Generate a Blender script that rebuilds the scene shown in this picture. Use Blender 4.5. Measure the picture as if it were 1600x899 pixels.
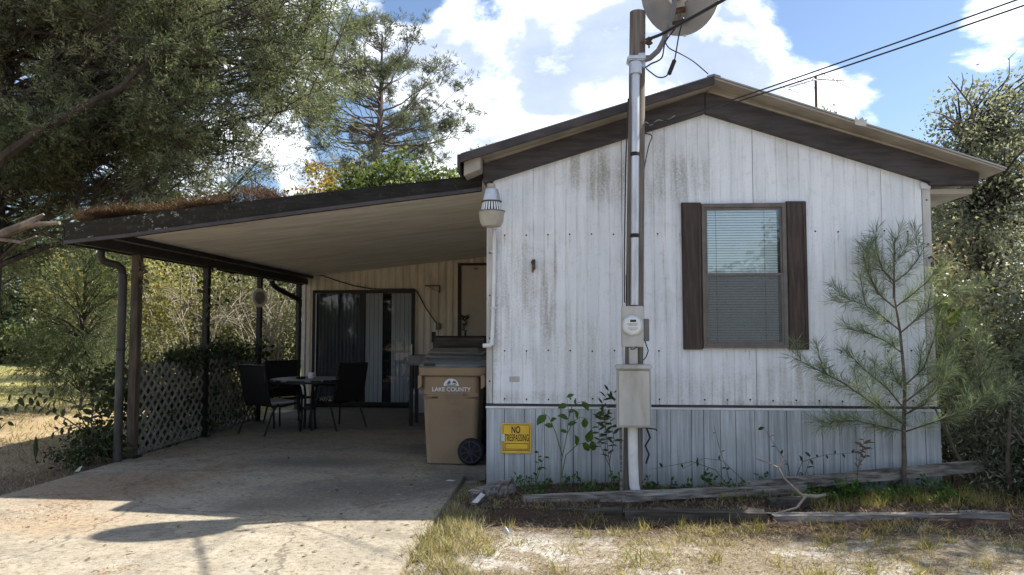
import bpy, bmesh, math, random
import numpy as np
from mathutils import Vector, Matrix
for o in list(bpy.data.objects):
    bpy.data.objects.remove(o)
SC = bpy.context.scene
COL = SC.collection
R = math.radians
random.seed(7)
RNG = np.random.default_rng(11)

# ------------------------------------------------------------------ camera
cam = bpy.data.cameras.new('camera')
cam.lens = 25.99
cam.sensor_width = 36
cam.clip_start = 0.05
cam.clip_end = 3000
camo = bpy.data.objects.new('camera', cam)
COL.objects.link(camo)
camo.location = (0, 0, 1.42)
camo.rotation_euler = (R(90 + 3.34), 0, R(4.2))
SC.camera = camo

# ------------------------------------------------------------------ exposure
SC.view_settings.view_transform = 'Standard'
SC.view_settings.look = 'None'
SC.view_settings.exposure = 2.1
SC.view_settings.gamma = 1.0
SC.render.engine = 'CYCLES'
SC.cycles.use_denoising = True
SC.cycles.max_bounces = 8
SC.cycles.transparent_max_bounces = 12

# ------------------------------------------------------------------ sun and sky
SUN = Vector((3.79, 1.30, 4.34)).normalized()
sun_el = math.asin(SUN.z)
sun_rot = math.atan2(SUN.x, SUN.y)
sl = bpy.data.lights.new('sun', 'SUN')
sl.energy = 2.85
sl.angle = R(0.55)
sl.color = (1.0, 0.94, 0.84)
so = bpy.data.objects.new('sun', sl)
COL.objects.link(so)
so.rotation_euler = (-SUN).to_track_quat('-Z', 'Y').to_euler()
so.location = (20, 10, 30)

W = bpy.data.worlds.new('World')
SC.world = W
W.use_nodes = True


class NT:
    """small helper to wire nodes"""
    def __init__(s, tree):
        s.t = tree
        s.n = tree.nodes
        s.l = tree.links

    def node(s, typ, **kw):
        nd = s.n.new(typ)
        for k, v in kw.items():
            setattr(nd, k, v)
        return nd

    def put(s, sock, v):
        if isinstance(v, bpy.types.NodeSocket):
            s.l.new(v, sock)
        else:
            if hasattr(sock.default_value, '__len__') and not hasattr(v, '__len__'):
                v = [v] * len(sock.default_value)
            if hasattr(v, '__len__') and len(sock.default_value) == 4 and len(v) == 3:
                v = (*v, 1)
            sock.default_value = v

    def math(s, op, a, b=0.0, c=None, clamp=False):
        nd = s.node('ShaderNodeMath', operation=op, use_clamp=clamp)
        s.put(nd.inputs[0], a)
        s.put(nd.inputs[1], b)
        if c is not None:
            s.put(nd.inputs[2], c)
        return nd.outputs[0]

    def vmath(s, op, a, b=(0, 0, 0), out=0):
        nd = s.node('ShaderNodeVectorMath', operation=op)
        if op == 'SCALE':
            nd.inputs['Scale'].default_value = .35
        s.put(nd.inputs[0], a)
        s.put(nd.inputs[1], b)
        return nd.outputs[out]

    def mix(s, fac, a, b, blend='MIX'):
        nd = s.node('ShaderNodeMix', data_type='RGBA', blend_type=blend)
        s.put(nd.inputs[0], fac)
        s.put(nd.inputs[6], a)
        s.put(nd.inputs[7], b)
        return nd.outputs[2]

    def noise(s, vec, scale, detail=4, rough=0.55, dist=0.0, col=False):
        nd = s.node('ShaderNodeTexNoise')
        s.put(nd.inputs['Vector'], vec)
        nd.inputs['Scale'].default_value = scale
        nd.inputs['Detail'].default_value = detail
        nd.inputs['Roughness'].default_value = rough
        nd.inputs['Distortion'].default_value = dist
        return nd.outputs[1 if col else 0]

    def ramp(s, fac, stops):
        nd = s.node('ShaderNodeValToRGB')
        e = nd.color_ramp.elements
        while len(e) < len(stops):
            e.new(0.5)
        for el, (p, c) in zip(e, stops):
            el.position = p
            el.color = (*c, 1) if hasattr(c, '__len__') else (c, c, c, 1)
        s.put(nd.inputs[0], fac)
        return nd.outputs[0]

    def smooth(s, v, a, b):
        nd = s.node('ShaderNodeMapRange', interpolation_type='SMOOTHSTEP')
        s.put(nd.inputs[0], v)
        nd.inputs[1].default_value = a
        nd.inputs[2].default_value = b
        return nd.outputs[0]

    def pos(s, scale=(1, 1, 1), loc=(0, 0, 0)):
        g = s.node('ShaderNodeNewGeometry')
        mp = s.node('ShaderNodeMapping')
        s.l.new(g.outputs['Position'], mp.inputs[0])
        mp.inputs['Scale'].default_value = scale
        mp.inputs['Location'].default_value = loc
        return mp.outputs[0]


def build_world():
    W.node_tree.nodes.clear()
    t = NT(W.node_tree)
    sky = t.node('ShaderNodeTexSky', sky_type='NISHITA')
    sky.sun_disc = False
    sky.sun_elevation = sun_el
    sky.sun_rotation = sun_rot
    sky.air_density = 1.0
    sky.dust_density = 0.6
    sky.ozone_density = 1.2
    d = t.node('ShaderNodeTexCoord').outputs['Generated']
    # clouds: noise over the direction, with the banks of this afternoon put where they stood
    mp = t.node('ShaderNodeMapping')
    t.l.new(d, mp.inputs[0])
    mp.inputs['Scale'].default_value = (1, 1, 1.7)
    mp.inputs['Location'].default_value = (0.31, 0.17, 0.55)
    n1 = t.noise(mp.outputs[0], 4.2, 10, 0.56, 0.25)
    dens = n1
    for az, el, rad, w in [(5.6, 20, 11, .20), (16.5, 16.5, 7.5, .20), (-2, 17, 10, .16), (-10, 19, 5, .10),
                           (-21, 10.5, 5, .16), (30, 19, 4.5, .15), (23.5, 14.2, 2.2, .06), (2, 30, 12, .1),
                           (18.5, 23, 7, -.20), (26.0, 13, 4.6, -.2), (-11.6, 24, 2.4, -.16),
                           (-16.8, 14.3, 4.6, -.34), (-23, 10.3, 2.6, -.24), (24, 20, 3.6, -.1), (33, 13, 5, -.1)]:
        a, e = R(az), R(el)
        c = (math.sin(a) * math.cos(e), math.cos(a) * math.cos(e), math.sin(e))
        dist = t.vmath('DISTANCE', d, c, out=1)
        f = t.smooth(dist, math.tan(R(rad)) * 1.25, 0.0)
        dens = t.math('MULTIPLY_ADD', f, w, dens)
    mask = t.smooth(dens, 0.50, 0.60)
    n2 = t.noise(mp.outputs[0], 4.6, 7, 0.55, 0.3)
    shade = t.ramp(n2, [(0.32, (5.0, 5.3, 6.0)), (0.42, (2.0, 2.4, 3.3)), (0.52, (2.35, 2.7, 3.5)), (0.60, (4.4, 4.7, 5.2)), (0.68, (6.2, 6.4, 6.7))])
    thick = t.smooth(dens, 0.57, 0.68)
    ccol = t.mix(thick, (6.0, 6.3, 6.8), shade)
    blue = t.mix(1.0, sky.outputs[0], (.50, .52, .56), 'MULTIPLY')
    colr = t.mix(mask, blue, ccol)
    bg = t.node('ShaderNodeBackground')
    t.l.new(colr, bg.inputs[0])
    bg.inputs[1].default_value = 0.075
    out = t.node('ShaderNodeOutputWorld')
    t.l.new(bg.outputs[0], out.inputs[0])


build_world()


# ------------------------------------------------------------------ materials
def new_mat(name):
    m = bpy.data.materials.new(name)
    m.use_nodes = True
    m.node_tree.nodes.clear()
    t = NT(m.node_tree)
    out = t.node('ShaderNodeOutputMaterial')
    return m, t, out


def pbsdf(t, out, col, rough=0.7, spec=0.3, metal=0.0, bump=None, bstr=0.3, bdist=0.01):
    b = t.node('ShaderNodeBsdfPrincipled')
    t.put(b.inputs['Base Color'], col)
    t.put(b.inputs['Roughness'], rough)
    b.inputs['Specular IOR Level'].default_value = spec
    t.put(b.inputs['Metallic'], metal)
    if bump is not None:
        bn = t.node('ShaderNodeBump')
        bn.inputs['Strength'].default_value = bstr
        bn.inputs['Distance'].default_value = bdist
        t.put(bn.inputs['Height'], bump)
        t.l.new(bn.outputs[0], b.inputs['Normal'])
    t.l.new(b.outputs[0], out.inputs[0])
    return b


def scl(c, k):
    return tuple(x * k for x in c)


def M(name, c, rough=0.6, var=0.25, scale=5, stretch=(1, 1, 1), spec=0.3, metal=0.0, bstr=0.15, bscale=40, dirt=None, dirtamt=0.5):
    m, t, out = new_mat(name)
    p = t.pos(stretch)
    n = t.noise(p, scale, 6, 0.6)
    col = t.mix(t.smooth(n, 0.3, 0.7), scl(c, 1 - var), scl(c, 1 + var))
    if dirt is not None:
        nd = t.noise(p, scale * 0.6, 8, 0.65, 0.4)
        col = t.mix(t.math('MULTIPLY', t.smooth(nd, 0.48, 0.68), dirtamt), col, dirt)
    fine = t.noise(p, bscale, 4, 0.6)
    rg = t.math('MULTIPLY_ADD', n, 0.25, rough - 0.12)
    pbsdf(t, out, col, rg, spec, metal, fine, bstr, 0.006)
    return m


MT = {}
MT['dark_trim'] = M('dark_trim', (.052, .046, .05), .65, .35, 3, (1.2, 1, 9), bstr=.3, dirt=(.10, .09, .085), dirtamt=.5)
MT['rake'] = M('rake', (.05, .043, .045), .6, .3, 4, (1, 1, 3), dirt=(.085, .08, .075), dirtamt=.5)
MT['soffit'] = M('soffit', (.33, .305, .27), .6, .15, 4, (1, 1, 1), dirt=(.21, .19, .165), dirtamt=.5)
MT['roof_metal'] = M('roof_metal', (.32, .33, .33), .45, .2, 3, metal=.3)
MT['ceiling'] = M('ceiling', (.70, .675, .62), .6, .12, 2.5, (.6, 3, 1), dirt=(.40, .37, .32), dirtamt=.4)
MT['black_iron'] = M('black_iron', (.014, .013, .013), .5, .4, 8)
MT['post_wood'] = M('post_wood', (.085, .066, .048), .8, .4, 7, (3, 3, .5), dirt=(.04, .045, .03), dirtamt=.6, bstr=.4)
MT['gutter'] = M('gutter', (.03, .027, .025), .55, .4, 6)
MT['downspout'] = M('downspout', (.04, .038, .034), .5, .4, 5, (2, 2, .5), dirt=(.15, .15, .13), dirtamt=.6)
MT['white_pvc'] = M('white_pvc', (.62, .64, .66), .4, .1, 5, dirt=(.35, .34, .3), dirtamt=.4)
MT['galv'] = M('galv', (.50, .52, .56), .38, .15, 9, (2, 2, .4), metal=.55, dirt=(.3, .3, .31), dirtamt=.35)
MT['box_grey'] = M('box_grey', (.40, .405, .385), .55, .12, 4, (2, 2, .5), dirt=(.27, .22, .16), dirtamt=.55)
MT['box_dark'] = M('box_dark', (.16, .16, .165), .5, .2, 8)
MT['trim_grey'] = M('trim_grey', (.47, .465, .45), .6, .15, 5, (3, 3, .5), dirt=(.26, .25, .22), dirtamt=.6)
MT['rust'] = M('rust', (.09, .055, .035), .85, .5, 14, bstr=.5)
MT['pole_wood'] = M('pole_wood', (.14, .122, .106), .85, .4, 6, (5, 5, .35), bstr=.55, bscale=60, dirt=(.2, .18, .155), dirtamt=.5)
MT['grey_wood'] = M('grey_wood', (.20, .183, .165), .9, .6, 5, (.5, 7, 7), bstr=1.0, bscale=30, dirt=(.05, .043, .036), dirtamt=.9)
MT['dark_wood'] = M('dark_wood', (.055, .047, .04), .9, .5, 6, (.5, 5, 5), bstr=.7, bscale=50, dirt=(.13, .12, .1), dirtamt=.5)
MT['lattice'] = M('lattice', (.20, .19, .17), .75, .25, 9, dirt=(.12, .12, .09), dirtamt=.5)
MT['bin_tan'] = M('bin_tan', (.27, .195, .125), .5, .10, 2.5, (1, 1, 1), bstr=.15, bscale=60, dirt=(.15, .11, .075), dirtamt=.6)
MT['bin_lid'] = M('bin_lid', (.10, .125, .14), .45, .15, 5, dirt=(.2, .2, .19), dirtamt=.5)
MT['rubber'] = M('rubber', (.012, .011, .015), .6, .3, 9)
MT['purple_plastic'] = M('purple_plastic', (.035, .03, .048), .5, .3, 9)
MT['cover'] = M('cover', (.085, .08, .066), .7, .3, 4, (1, 1, 3), dirt=(.15, .14, .12), dirtamt=.5)
MT['cooler'] = M('cooler', (.36, .37, .37), .5, .1, 6)
MT['table_grey'] = M('table_grey', (.15, .15, .15), .5, .2, 8)
MT['cushion_grey'] = M('cushion_grey', (.36, .34, .345), .9, .2, 12)
MT['sling'] = M('sling', (.014, .013, .013), .8, .3, 30)
MT['white'] = M('white', (.75, .76, .78), .5, .05, 8)
MT['decal_blue'] = M('decal_blue', (.08, .12, .2), .5, .1, 8)
MT['black_paint'] = M('black_paint', (.02, .018, .015), .5, .1, 8)
MT['sign_yellow'] = M('sign_yellow', (.72, .46, .05), .45, .1, 6, dirt=(.55, .36, .08), dirtamt=.5)
MT['cable'] = M('cable', (.018, .018, .019), .5, .3, 8)
MT['cable_grey'] = M('cable_grey', (.16, .16, .165), .5, .3, 8)
MT['dish'] = M('dish', (.24, .245, .26), .5, .1, 5, metal=.1, dirt=(.2, .2, .2), dirtamt=.4)
MT['glass_shade'] = M('glass_shade', (.36, .34, .29), .4, .1, 5, dirt=(.24, .22, .18), dirtamt=.5)
MT['beige_wall'] = M('beige_wall', (.66, .61, .52), .6, .1, 2.5, (3, 1, .6), dirt=(.31, .26, .2), dirtamt=.4)
MT['door_beige'] = M('door_beige', (.46, .43, .38), .6, .08, 3)
MT['door_frame'] = M('door_frame', (.018, .016, .016), .45, .3, 8)
MT['blind'] = M('blind', (.78, .80, .80), .6, .05, 4)
MT['vblind'] = M('vblind', (.40, .41, .43), .7, .1, 5, (4, 1, .3))
MT['curtain'] = M('curtain', (.07, .075, .085), .8, .15, 5, (5, 1, .3))
MT['shutter'] = M('shutter', (.052, .038, .033), .6, .35, 6, (6, 1, .5), bstr=.35, dirt=(.13, .09, .06), dirtamt=.4)
MT['sash'] = M('sash', (.13, .115, .105), .5, .2, 7, dirt=(.2, .18, .16), dirtamt=.4)
MT['screw'] = M('screw', (.05, .045, .04), .6, .3, 10)
MT['bark'] = M('bark', (.042, .034, .028), .95, .5, 7, (2, 2, .6), bstr=1.0, bscale=25, dirt=(.10, .085, .07), dirtamt=.5)
MT['pine_bark'] = M('pine_bark', (.11, .095, .085), .95, .4, 5, (2, 2, .7), bstr=.8, bscale=15)
MT['dead_wood'] = M('dead_wood', (.17, .14, .11), .9, .5, 8, bstr=1.0, dirt=(.10, .08, .06), dirtamt=.5)
MT['twig'] = M('twig', (.11, .09, .07), .9, .4, 8)
MT['pale_twig'] = M('pale_twig', (.25, .22, .18), .9, .3, 8)
MT['green_stem'] = M('green_stem', (.10, .12, .05), .8, .3, 8)
MT['paper'] = M('paper', (.55, .55, .55), .8, .15, 9, dirt=(.3, .27, .23), dirtamt=.5)
MT['ash'] = M('ash', (.02, .02, .02), .3, .2, 9)
MT['tarp'] = M('tarp', (.11, .10, .035), .7, .35, 7, (4, 4, .5))
MT['interior'] = M('interior', (.02, .02, .022), .9, .1, 4)


def make_siding():
    m, t, out = new_mat('white_siding')
    p = t.pos()
    st = t.noise(t.pos((11, 11, .8)), 1.0, 7, .62)
    st2 = t.noise(t.pos((30, 30, 2.2)), 1.0, 6, .65)
    bl = t.noise(p, 2.2, 7, .65, .3)
    fine = t.noise(p, 55, 5, .7)
    col = t.mix(t.smooth(st, .35, .66), (.655, .695, .745), (.755, .79, .84))
    col = t.mix(t.math('MULTIPLY', t.smooth(st2, .50, .72), .38), col, (.46, .465, .45))
    col = t.mix(t.math('MULTIPLY', t.smooth(bl, .50, .70), .35), col, (.46, .47, .45))
    # mildew: patches of their own on the boards (under the ridge, round the rusty bracket, above the base)
    for cx, cz, rx, rz, amt, cc in [(.75, 2.85, .95, .42, .6, (.20, .20, .17)), (-.45, 1.75, .28, .75, .62, (.22, .20, .15)),
                                    (-.2, 1.65, .13, .5, .6, (.16, .12, .085)), (.2, 2.95, .5, .35, .5, (.27, .24, .19)), (-.69, 1.75, .10, 1.2, .8, (.26, .255, .22)), (-.1, 2.05, .02, .3, .5, (.24, .17, .12)), (.9, 2.1, .02, .28, .5, (.26, .19, .13)), (2.6, 2.1, .02, .3, .45, (.28, .21, .15)), (2.95, 1.0, .02, .3, .45, (.26, .2, .14)), (1.3, 1.0, .06, .35, .5, (.30, .28, .24)), (2.1, 1.1, .05, .3, .5, (.3, .28, .24)),
                                    (1.7, .9, 2.4, .32, .4, (.30, .305, .28)), (.1, 1.2, .7, .5, .35, (.34, .34, .27)),
                                    (2.2, .75, 1.6, .06, .5, (.25, .24, .2)), (-.2, .8, .9, .10, .5, (.27, .26, .21))]:
        q = t.pos((1 / rx, 0, 1 / rz), (-cx / rx, 0, -cz / rz))
        d = t.vmath('LENGTH', q, out=1)
        f = t.smooth(t.math('MULTIPLY_ADD', bl, -1.1, t.math('ADD', d, .55)), 1.0, .2)
        f = t.math('MULTIPLY', f, t.math('MULTIPLY_ADD', t.smooth(st, .62, .36), .75, .25))
        sp = t.smooth(fine, .36, .6)
        f = t.math('MULTIPLY', f, t.math('MULTIPLY_ADD', sp, .7, .35))
        col = t.mix(t.math('MULTIPLY', f, amt * 1.25, clamp=True), col, cc)
    col = t.mix(t.math('MULTIPLY', t.smooth(fine, .56, .72), .45), col, (.36, .365, .34))
    mid = t.noise(p, 14, 6, .7)
    col = t.mix(t.math('MULTIPLY', t.smooth(mid, .54, .70), .3), col, (.42, .43, .41))
    sep = t.node('ShaderNodeSeparateXYZ')
    t.l.new(p, sep.inputs[0])
    gx = t.math('ABSOLUTE', t.math('SUBTRACT', t.math('FRACT', t.math('MULTIPLY_ADD', sep.outputs[0], 1 / .1016, 100.5)), .5))
    gd = t.math('MULTIPLY', t.smooth(gx, .10, .03), t.smooth(bl, .38, .62))
    col = t.mix(t.math('MULTIPLY', gd, .3), col, (.30, .295, .265))
    sx = t.math('ABSOLUTE', t.math('SUBTRACT', t.math('FRACT', t.math('MULTIPLY_ADD', t.math('ADD', sep.outputs[0], .575), 1 / .2032, 50.5)), .5))
    run = t.smooth(t.math('MULTIPLY_ADD', st2, .05, sx), .075, .03)
    rows = 0.0
    for z in (2.32, 1.235, .79):
        dz = t.math('SUBTRACT', z, sep.outputs[2])
        rows = t.math('ADD', rows, t.math('MULTIPLY', t.smooth(dz, -.008, .004), t.smooth(dz, .19, .01)))
    col = t.mix(t.math('MULTIPLY', t.math('MULTIPLY', run, rows), t.math('MULTIPLY', t.smooth(bl, .40, .60), .6)), col, (.25, .18, .12))
    pbsdf(t, out, col, .5, .3, 0, fine, .12, .004)
    return m


def make_skirting():
    m, t, out = new_mat('blue_grey_skirting')
    p = t.pos()
    st = t.noise(t.pos((26, 26, .9)), 1.0, 7, .65)
    st2 = t.noise(t.pos((60, 60, 2.2)), 1.0, 4, .6)
    bl = t.noise(p, 3, 6, .6)
    oi = t.node('ShaderNodeObjectInfo')
    col = t.mix(t.smooth(st, .3, .68), (.25, .285, .31), (.50, .54, .575))
    col = t.mix(t.math('MULTIPLY', t.smooth(st2, .5, .66), .55), col, (.22, .25, .27))
    col = t.mix(t.math('MULTIPLY', t.smooth(bl, .45, .7), .45), col, (.26, .29, .29))
    col = t.mix(t.math('MULTIPLY', oi.outputs['Random'], .2), col, (.54, .58, .60))
    z = t.node('ShaderNodeSeparateXYZ')
    t.l.new(p, z.inputs[0])
    damp = t.math('MULTIPLY', t.smooth(t.math('MULTIPLY_ADD', bl, .35, z.outputs[2]), .5, .16), .55)
    col = t.mix(damp, col, (.14, .15, .115))
    pbsdf(t, out, col, .75, .25, 0, st2, .35, .004)
    return m


def make_concrete(name='concrete', old=0.0):  # old: how strongly carport shade is painted into the colour
    m, t, out = new_mat(name)
    p = t.pos()
    big = t.noise(p, .9, 6, .6, .3)
    mid = t.noise(p, 4.5, 8, .68)
    fine = t.noise(p, 70, 6, .75)
    col = t.mix(t.smooth(mid, .3, .7), (.27, .23, .165), (.40, .35, .265))
    col = t.mix(t.math('MULTIPLY', t.smooth(big, .45, .65), .5), col, (.36, .335, .285))
    # oil and damp stains; the broad back patch paints the carport's deep shade
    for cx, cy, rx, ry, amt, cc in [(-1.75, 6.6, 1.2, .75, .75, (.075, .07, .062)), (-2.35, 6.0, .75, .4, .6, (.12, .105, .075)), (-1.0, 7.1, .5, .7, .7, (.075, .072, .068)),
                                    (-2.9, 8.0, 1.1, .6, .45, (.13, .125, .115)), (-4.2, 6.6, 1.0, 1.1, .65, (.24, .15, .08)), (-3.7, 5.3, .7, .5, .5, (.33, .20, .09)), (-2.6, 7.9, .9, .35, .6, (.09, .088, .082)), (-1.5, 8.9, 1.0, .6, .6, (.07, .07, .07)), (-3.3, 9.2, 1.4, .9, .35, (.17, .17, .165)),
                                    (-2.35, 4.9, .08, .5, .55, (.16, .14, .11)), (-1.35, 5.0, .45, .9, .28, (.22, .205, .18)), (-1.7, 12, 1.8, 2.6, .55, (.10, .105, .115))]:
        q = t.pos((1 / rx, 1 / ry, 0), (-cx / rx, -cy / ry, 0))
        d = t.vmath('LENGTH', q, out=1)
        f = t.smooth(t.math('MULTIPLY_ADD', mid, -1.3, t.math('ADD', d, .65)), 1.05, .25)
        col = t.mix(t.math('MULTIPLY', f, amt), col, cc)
    sp = t.noise(p, 22, 6, .8)
    col = t.mix(t.math('MULTIPLY', t.smooth(sp, .52, .60), .75), col, (.12, .105, .08))
    col = t.mix(t.math('MULTIPLY', t.smooth(sp, .46, .34), .5), col, (.52, .47, .375))
    bl2 = t.noise(p, 2.2, 9, .74, .6)
    col = t.mix(t.math('MULTIPLY', t.smooth(bl2, .49, .64), .55), col, (.15, .132, .105))
    bl3 = t.noise(t.pos((1, 1, 1), (7, 3, 0)), 7.5, 8, .75, .4)
    col = t.mix(t.math('MULTIPLY', t.smooth(bl3, .55, .70), .6), col, (.12, .105, .085))
    col = t.mix(t.math('MULTIPLY', t.smooth(bl3, .42, .30), .45), col, (.50, .45, .36))
    vo = t.node('ShaderNodeTexVoronoi', feature='DISTANCE_TO_EDGE')
    t.put(vo.inputs['Vector'], t.vmath('ADD', p, t.vmath('SCALE', t.noise(p, 3.0, 5, .6, col=True))))
    vo.inputs['Scale'].default_value = .42
    col = t.mix(t.math('MULTIPLY', t.smooth(vo.outputs[0], .006, .001), .6), col, (.07, .06, .05))
    pit = t.noise(p, 60, 3, .8)
    col = t.mix(t.math('MULTIPLY', t.smooth(pit, .57, .68), .55), col, (.09, .08, .065))
    col = t.mix(t.math('MULTIPLY', t.smooth(fine, .55, .72), .6), col, (.60, .55, .46))
    col = t.mix(t.math('MULTIPLY', t.smooth(fine, .44, .30), .55), col, (.15, .13, .10))
    if old:  # carport shade painted into the slab colour
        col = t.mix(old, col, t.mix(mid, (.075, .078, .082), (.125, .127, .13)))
    pbsdf(t, out, col, .88, .2, 0, t.math('MULTIPLY_ADD', mid, .6, fine), .7, .012)
    return m


def make_ground():
    m, t, out = new_mat('sandy_ground')
    p = t.pos()
    sep = t.node('ShaderNodeSeparateXYZ')
    t.l.new(p, sep.inputs[0])
    X, Y = sep.outputs[0], sep.outputs[1]
    n1 = t.noise(p, 1.3, 7, .62, .4)
    n2 = t.noise(p, 7, 7, .7)
    n3 = t.noise(p, 60, 5, .75)
    straw = t.noise(t.pos((30, 70, 30)), 1.0, 5, .7, 2.0)
    sand = t.mix(n3, (.34, .315, .28), (.54, .515, .475))
    dry = t.mix(t.smooth(straw, .35, .65), (.12, .095, .068), (.36, .305, .225))
    green = t.mix(t.smooth(n2, .35, .65), (.10, .12, .035), (.28, .27, .10))
    duff = t.mix(t.smooth(straw, .35, .68), (.035, .026, .02), (.135, .09, .062))
    col = t.mix(t.smooth(t.math('MULTIPLY_ADD', n2, .75, n1), .84, 1.0), dry, sand)
    col = t.mix(t.math('MULTIPLY', t.smooth(t.noise(p, 2.3, 6, .6), .54, .68), .3), col, green)
    # bed along the foot of the wall: dark needles and leaf mould
    w = t.math('MULTIPLY_ADD', n2, .5, -.25)
    bed = t.math('MULTIPLY', t.smooth(t.math('ADD', Y, w), 5.15, 5.75), t.smooth(X, -1.0, -.8))
    bed = t.math('MULTIPLY', bed, t.smooth(Y, 8.5, 7.5))
    col = t.mix(bed, col, duff)
    # strip left of the slab: needles over sand
    lf = t.math('MULTIPLY', t.smooth(t.math('ADD', X, w), -6.5, -5.4), t.smooth(X, -4.0, -4.6))
    lf = t.math('MULTIPLY', lf, t.smooth(Y, 14, 9))
    col = t.mix(t.math('MULTIPLY', lf, .85), col, t.mix(.45, duff, (.22, .16, .10)))
    # the lawn far left goes green then pale
    lawn = t.math('MULTIPLY', t.smooth(t.math('MULTIPLY_ADD', n1, 5, Y), 12.5, 18), t.smooth(X, -5, -6))
    lawnc = t.mix(t.smooth(n1, .4, .6), (.23, .24, .07), (.33, .29, .13))
    col = t.mix(t.math('MULTIPLY', lawn, .85), col, lawnc)
    tan = t.math('MULTIPLY', t.smooth(X, -5.2, -6.2), t.smooth(Y, 15, 12))
    col = t.mix(t.math('MULTIPLY', tan, .8), col, t.mix(t.smooth(straw, .3, .7), (.26, .18, .10), (.46, .35, .21)))
    far = t.smooth(Y, 24, 34)
    col = t.mix(far, col, t.mix(n1, (.06, .07, .03), (.16, .15, .06)))
    pbsdf(t, out, col, .95, .1, 0, t.math('MULTIPLY_ADD', n2, 1.5, n3), .9, .02)
    return m


def make_carport_fascia():
    m, t, out = new_mat('lichen_fascia')
    p = t.pos()
    st = t.noise(t.pos((2, 2, 14)), 1.5, 6, .6)
    li = t.noise(p, 16, 6, .72)
    liz = t.noise(p, 1.6, 3, .5)
    sep = t.node('ShaderNodeSeparateXYZ')
    t.l.new(p, sep.inputs[0])
    left = t.smooth(sep.outputs[0], -2.7, -4.4)
    col = t.mix(t.smooth(st, .3, .7), (.012, .0115, .011), (.028, .026, .024))
    col = t.mix(t.math('MULTIPLY', left, .55), col, (.032, .029, .019))
    f = t.math('MULTIPLY', t.smooth(li, .57, .63), t.math('MULTIPLY', left, t.smooth(liz, .42, .56)))
    col = t.mix(f, col, (.30, .31, .28))
    col = t.mix(t.math('MULTIPLY', t.smooth(li, .42, .34), .4), col, (.09, .085, .075))
    pbsdf(t, out, col, .8, .12, 0, li, .3, .004)
    return m


def make_glass(name, tint, gl, rough=0.02):
    m, t, out = new_mat(name)
    tr = t.node('ShaderNodeBsdfTransparent')
    tr.inputs[0].default_value = (*tint, 1)
    g = t.node('ShaderNodeBsdfGlossy')
    g.inputs['Roughness'].default_value = rough
    fr = t.node('ShaderNodeFresnel')
    fr.inputs[0].default_value = 1.5
    wob = t.node('ShaderNodeBump')
    wob.inputs['Strength'].default_value = .04
    wob.inputs['Distance'].default_value = .02
    t.l.new(t.noise(t.pos(), 3, 2), wob.inputs['Height'])
    t.l.new(wob.outputs[0], g.inputs['Normal'])
    mx = t.node('ShaderNodeMixShader')
    gm = t.node('ShaderNodeNewGeometry')
    front = t.math('SUBTRACT', 1.0, gm.outputs['Backfacing'])
    t.l.new(t.math('MULTIPLY', t.math('ADD', fr.outputs[0], gl, clamp=True), front), mx.inputs[0])
    t.l.new(tr.outputs[0], mx.inputs[1])
    t.l.new(g.outputs[0], mx.inputs[2])
    t.l.new(mx.outputs[0], out.inputs[0])
    return m


def make_screen():
    m, t, out = new_mat('insect_mesh')
    tr = t.node('ShaderNodeBsdfTransparent')
    d = t.node('ShaderNodeBsdfDiffuse')
    d.inputs[0].default_value = (.15, .155, .155, 1)
    mx = t.node('ShaderNodeMixShader')
    mx.inputs[0].default_value = .34
    t.l.new(tr.outputs[0], mx.inputs[1])
    t.l.new(d.outputs[0], mx.inputs[2])
    t.l.new(mx.outputs[0], out.inputs[0])
    return m


def leaf_mat(name, cols, trans=.35, clump=1.5, rough=.55, spec=.25, tint=(1.5, 1.45, .7)):
    """cols: three or four colours met at random leaf by leaf, with drifts of colour through the crown"""
    m, t, out = new_mat(name)
    g = t.node('ShaderNodeNewGeometry')
    n = t.noise(t.pos(), clump, 3, .5)
    f = t.math('MULTIPLY_ADD', n, 1.1, t.math('MULTIPLY_ADD', g.outputs['Random Per Island'], .8, -.45), clamp=True)
    k = len(cols)
    col = t.ramp(f, [(.12 + .76 * i / (k - 1), c) for i, c in enumerate(cols)])
    b = t.node('ShaderNodeBsdfPrincipled')
    t.l.new(col, b.inputs['Base Color'])
    b.inputs['Roughness'].default_value = rough
    b.inputs['Specular IOR Level'].default_value = spec
    tr = t.node('ShaderNodeBsdfTranslucent')
    t.l.new(t.mix(1.0, col, tint, 'MULTIPLY'), tr.inputs[0])
    mx = t.node('ShaderNodeMixShader')
    mx.inputs[0].default_value = trans
    t.l.new(b.outputs[0], mx.inputs[1])
    t.l.new(tr.outputs[0], mx.inputs[2])
    t.l.new(mx.outputs[0], out.inputs[0])
    return m


MT['siding'] = make_siding()
MT['skirting'] = make_skirting()
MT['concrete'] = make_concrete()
MT['deep_shade_concrete'] = make_concrete('deep_shade_concrete', .5)  # three darker copies paint the shade towards and under the carport
MT['half_shade_concrete'] = make_concrete('half_shade_concrete', .12)
MT['shade_concrete'] = make_concrete('shade_concrete', .28)
MT['ground'] = make_ground()
MT['cfascia'] = make_carport_fascia()
MT['glass'] = make_glass('window_glass', (.93, .97, .97), .16)
MT['door_glass'] = make_glass('door_glass', (.92, .94, .95), .0)
MT['meter_glass'] = make_glass('meter_glass', (.96, .97, .97), .0)
MT['screen'] = make_screen()
MT['cedar_leaf'] = leaf_mat('cedar_leaf', [(.042, .06, .034), (.096, .122, .066), (.178, .198, .112), (.235, .225, .145)], .42, 1.6, tint=(1.25, 1.3, .85))
MT['pine_leaf'] = leaf_mat('pine_leaf', [(.05, .065, .045), (.095, .11, .072), (.16, .17, .11)], .4, tint=(1.25, 1.3, .85))
MT['vine_leaf'] = leaf_mat('vine_leaf', [(.035, .052, .02), (.075, .10, .034), (.15, .175, .06)], .4, tint=(1.3, 1.35, .7))
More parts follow.
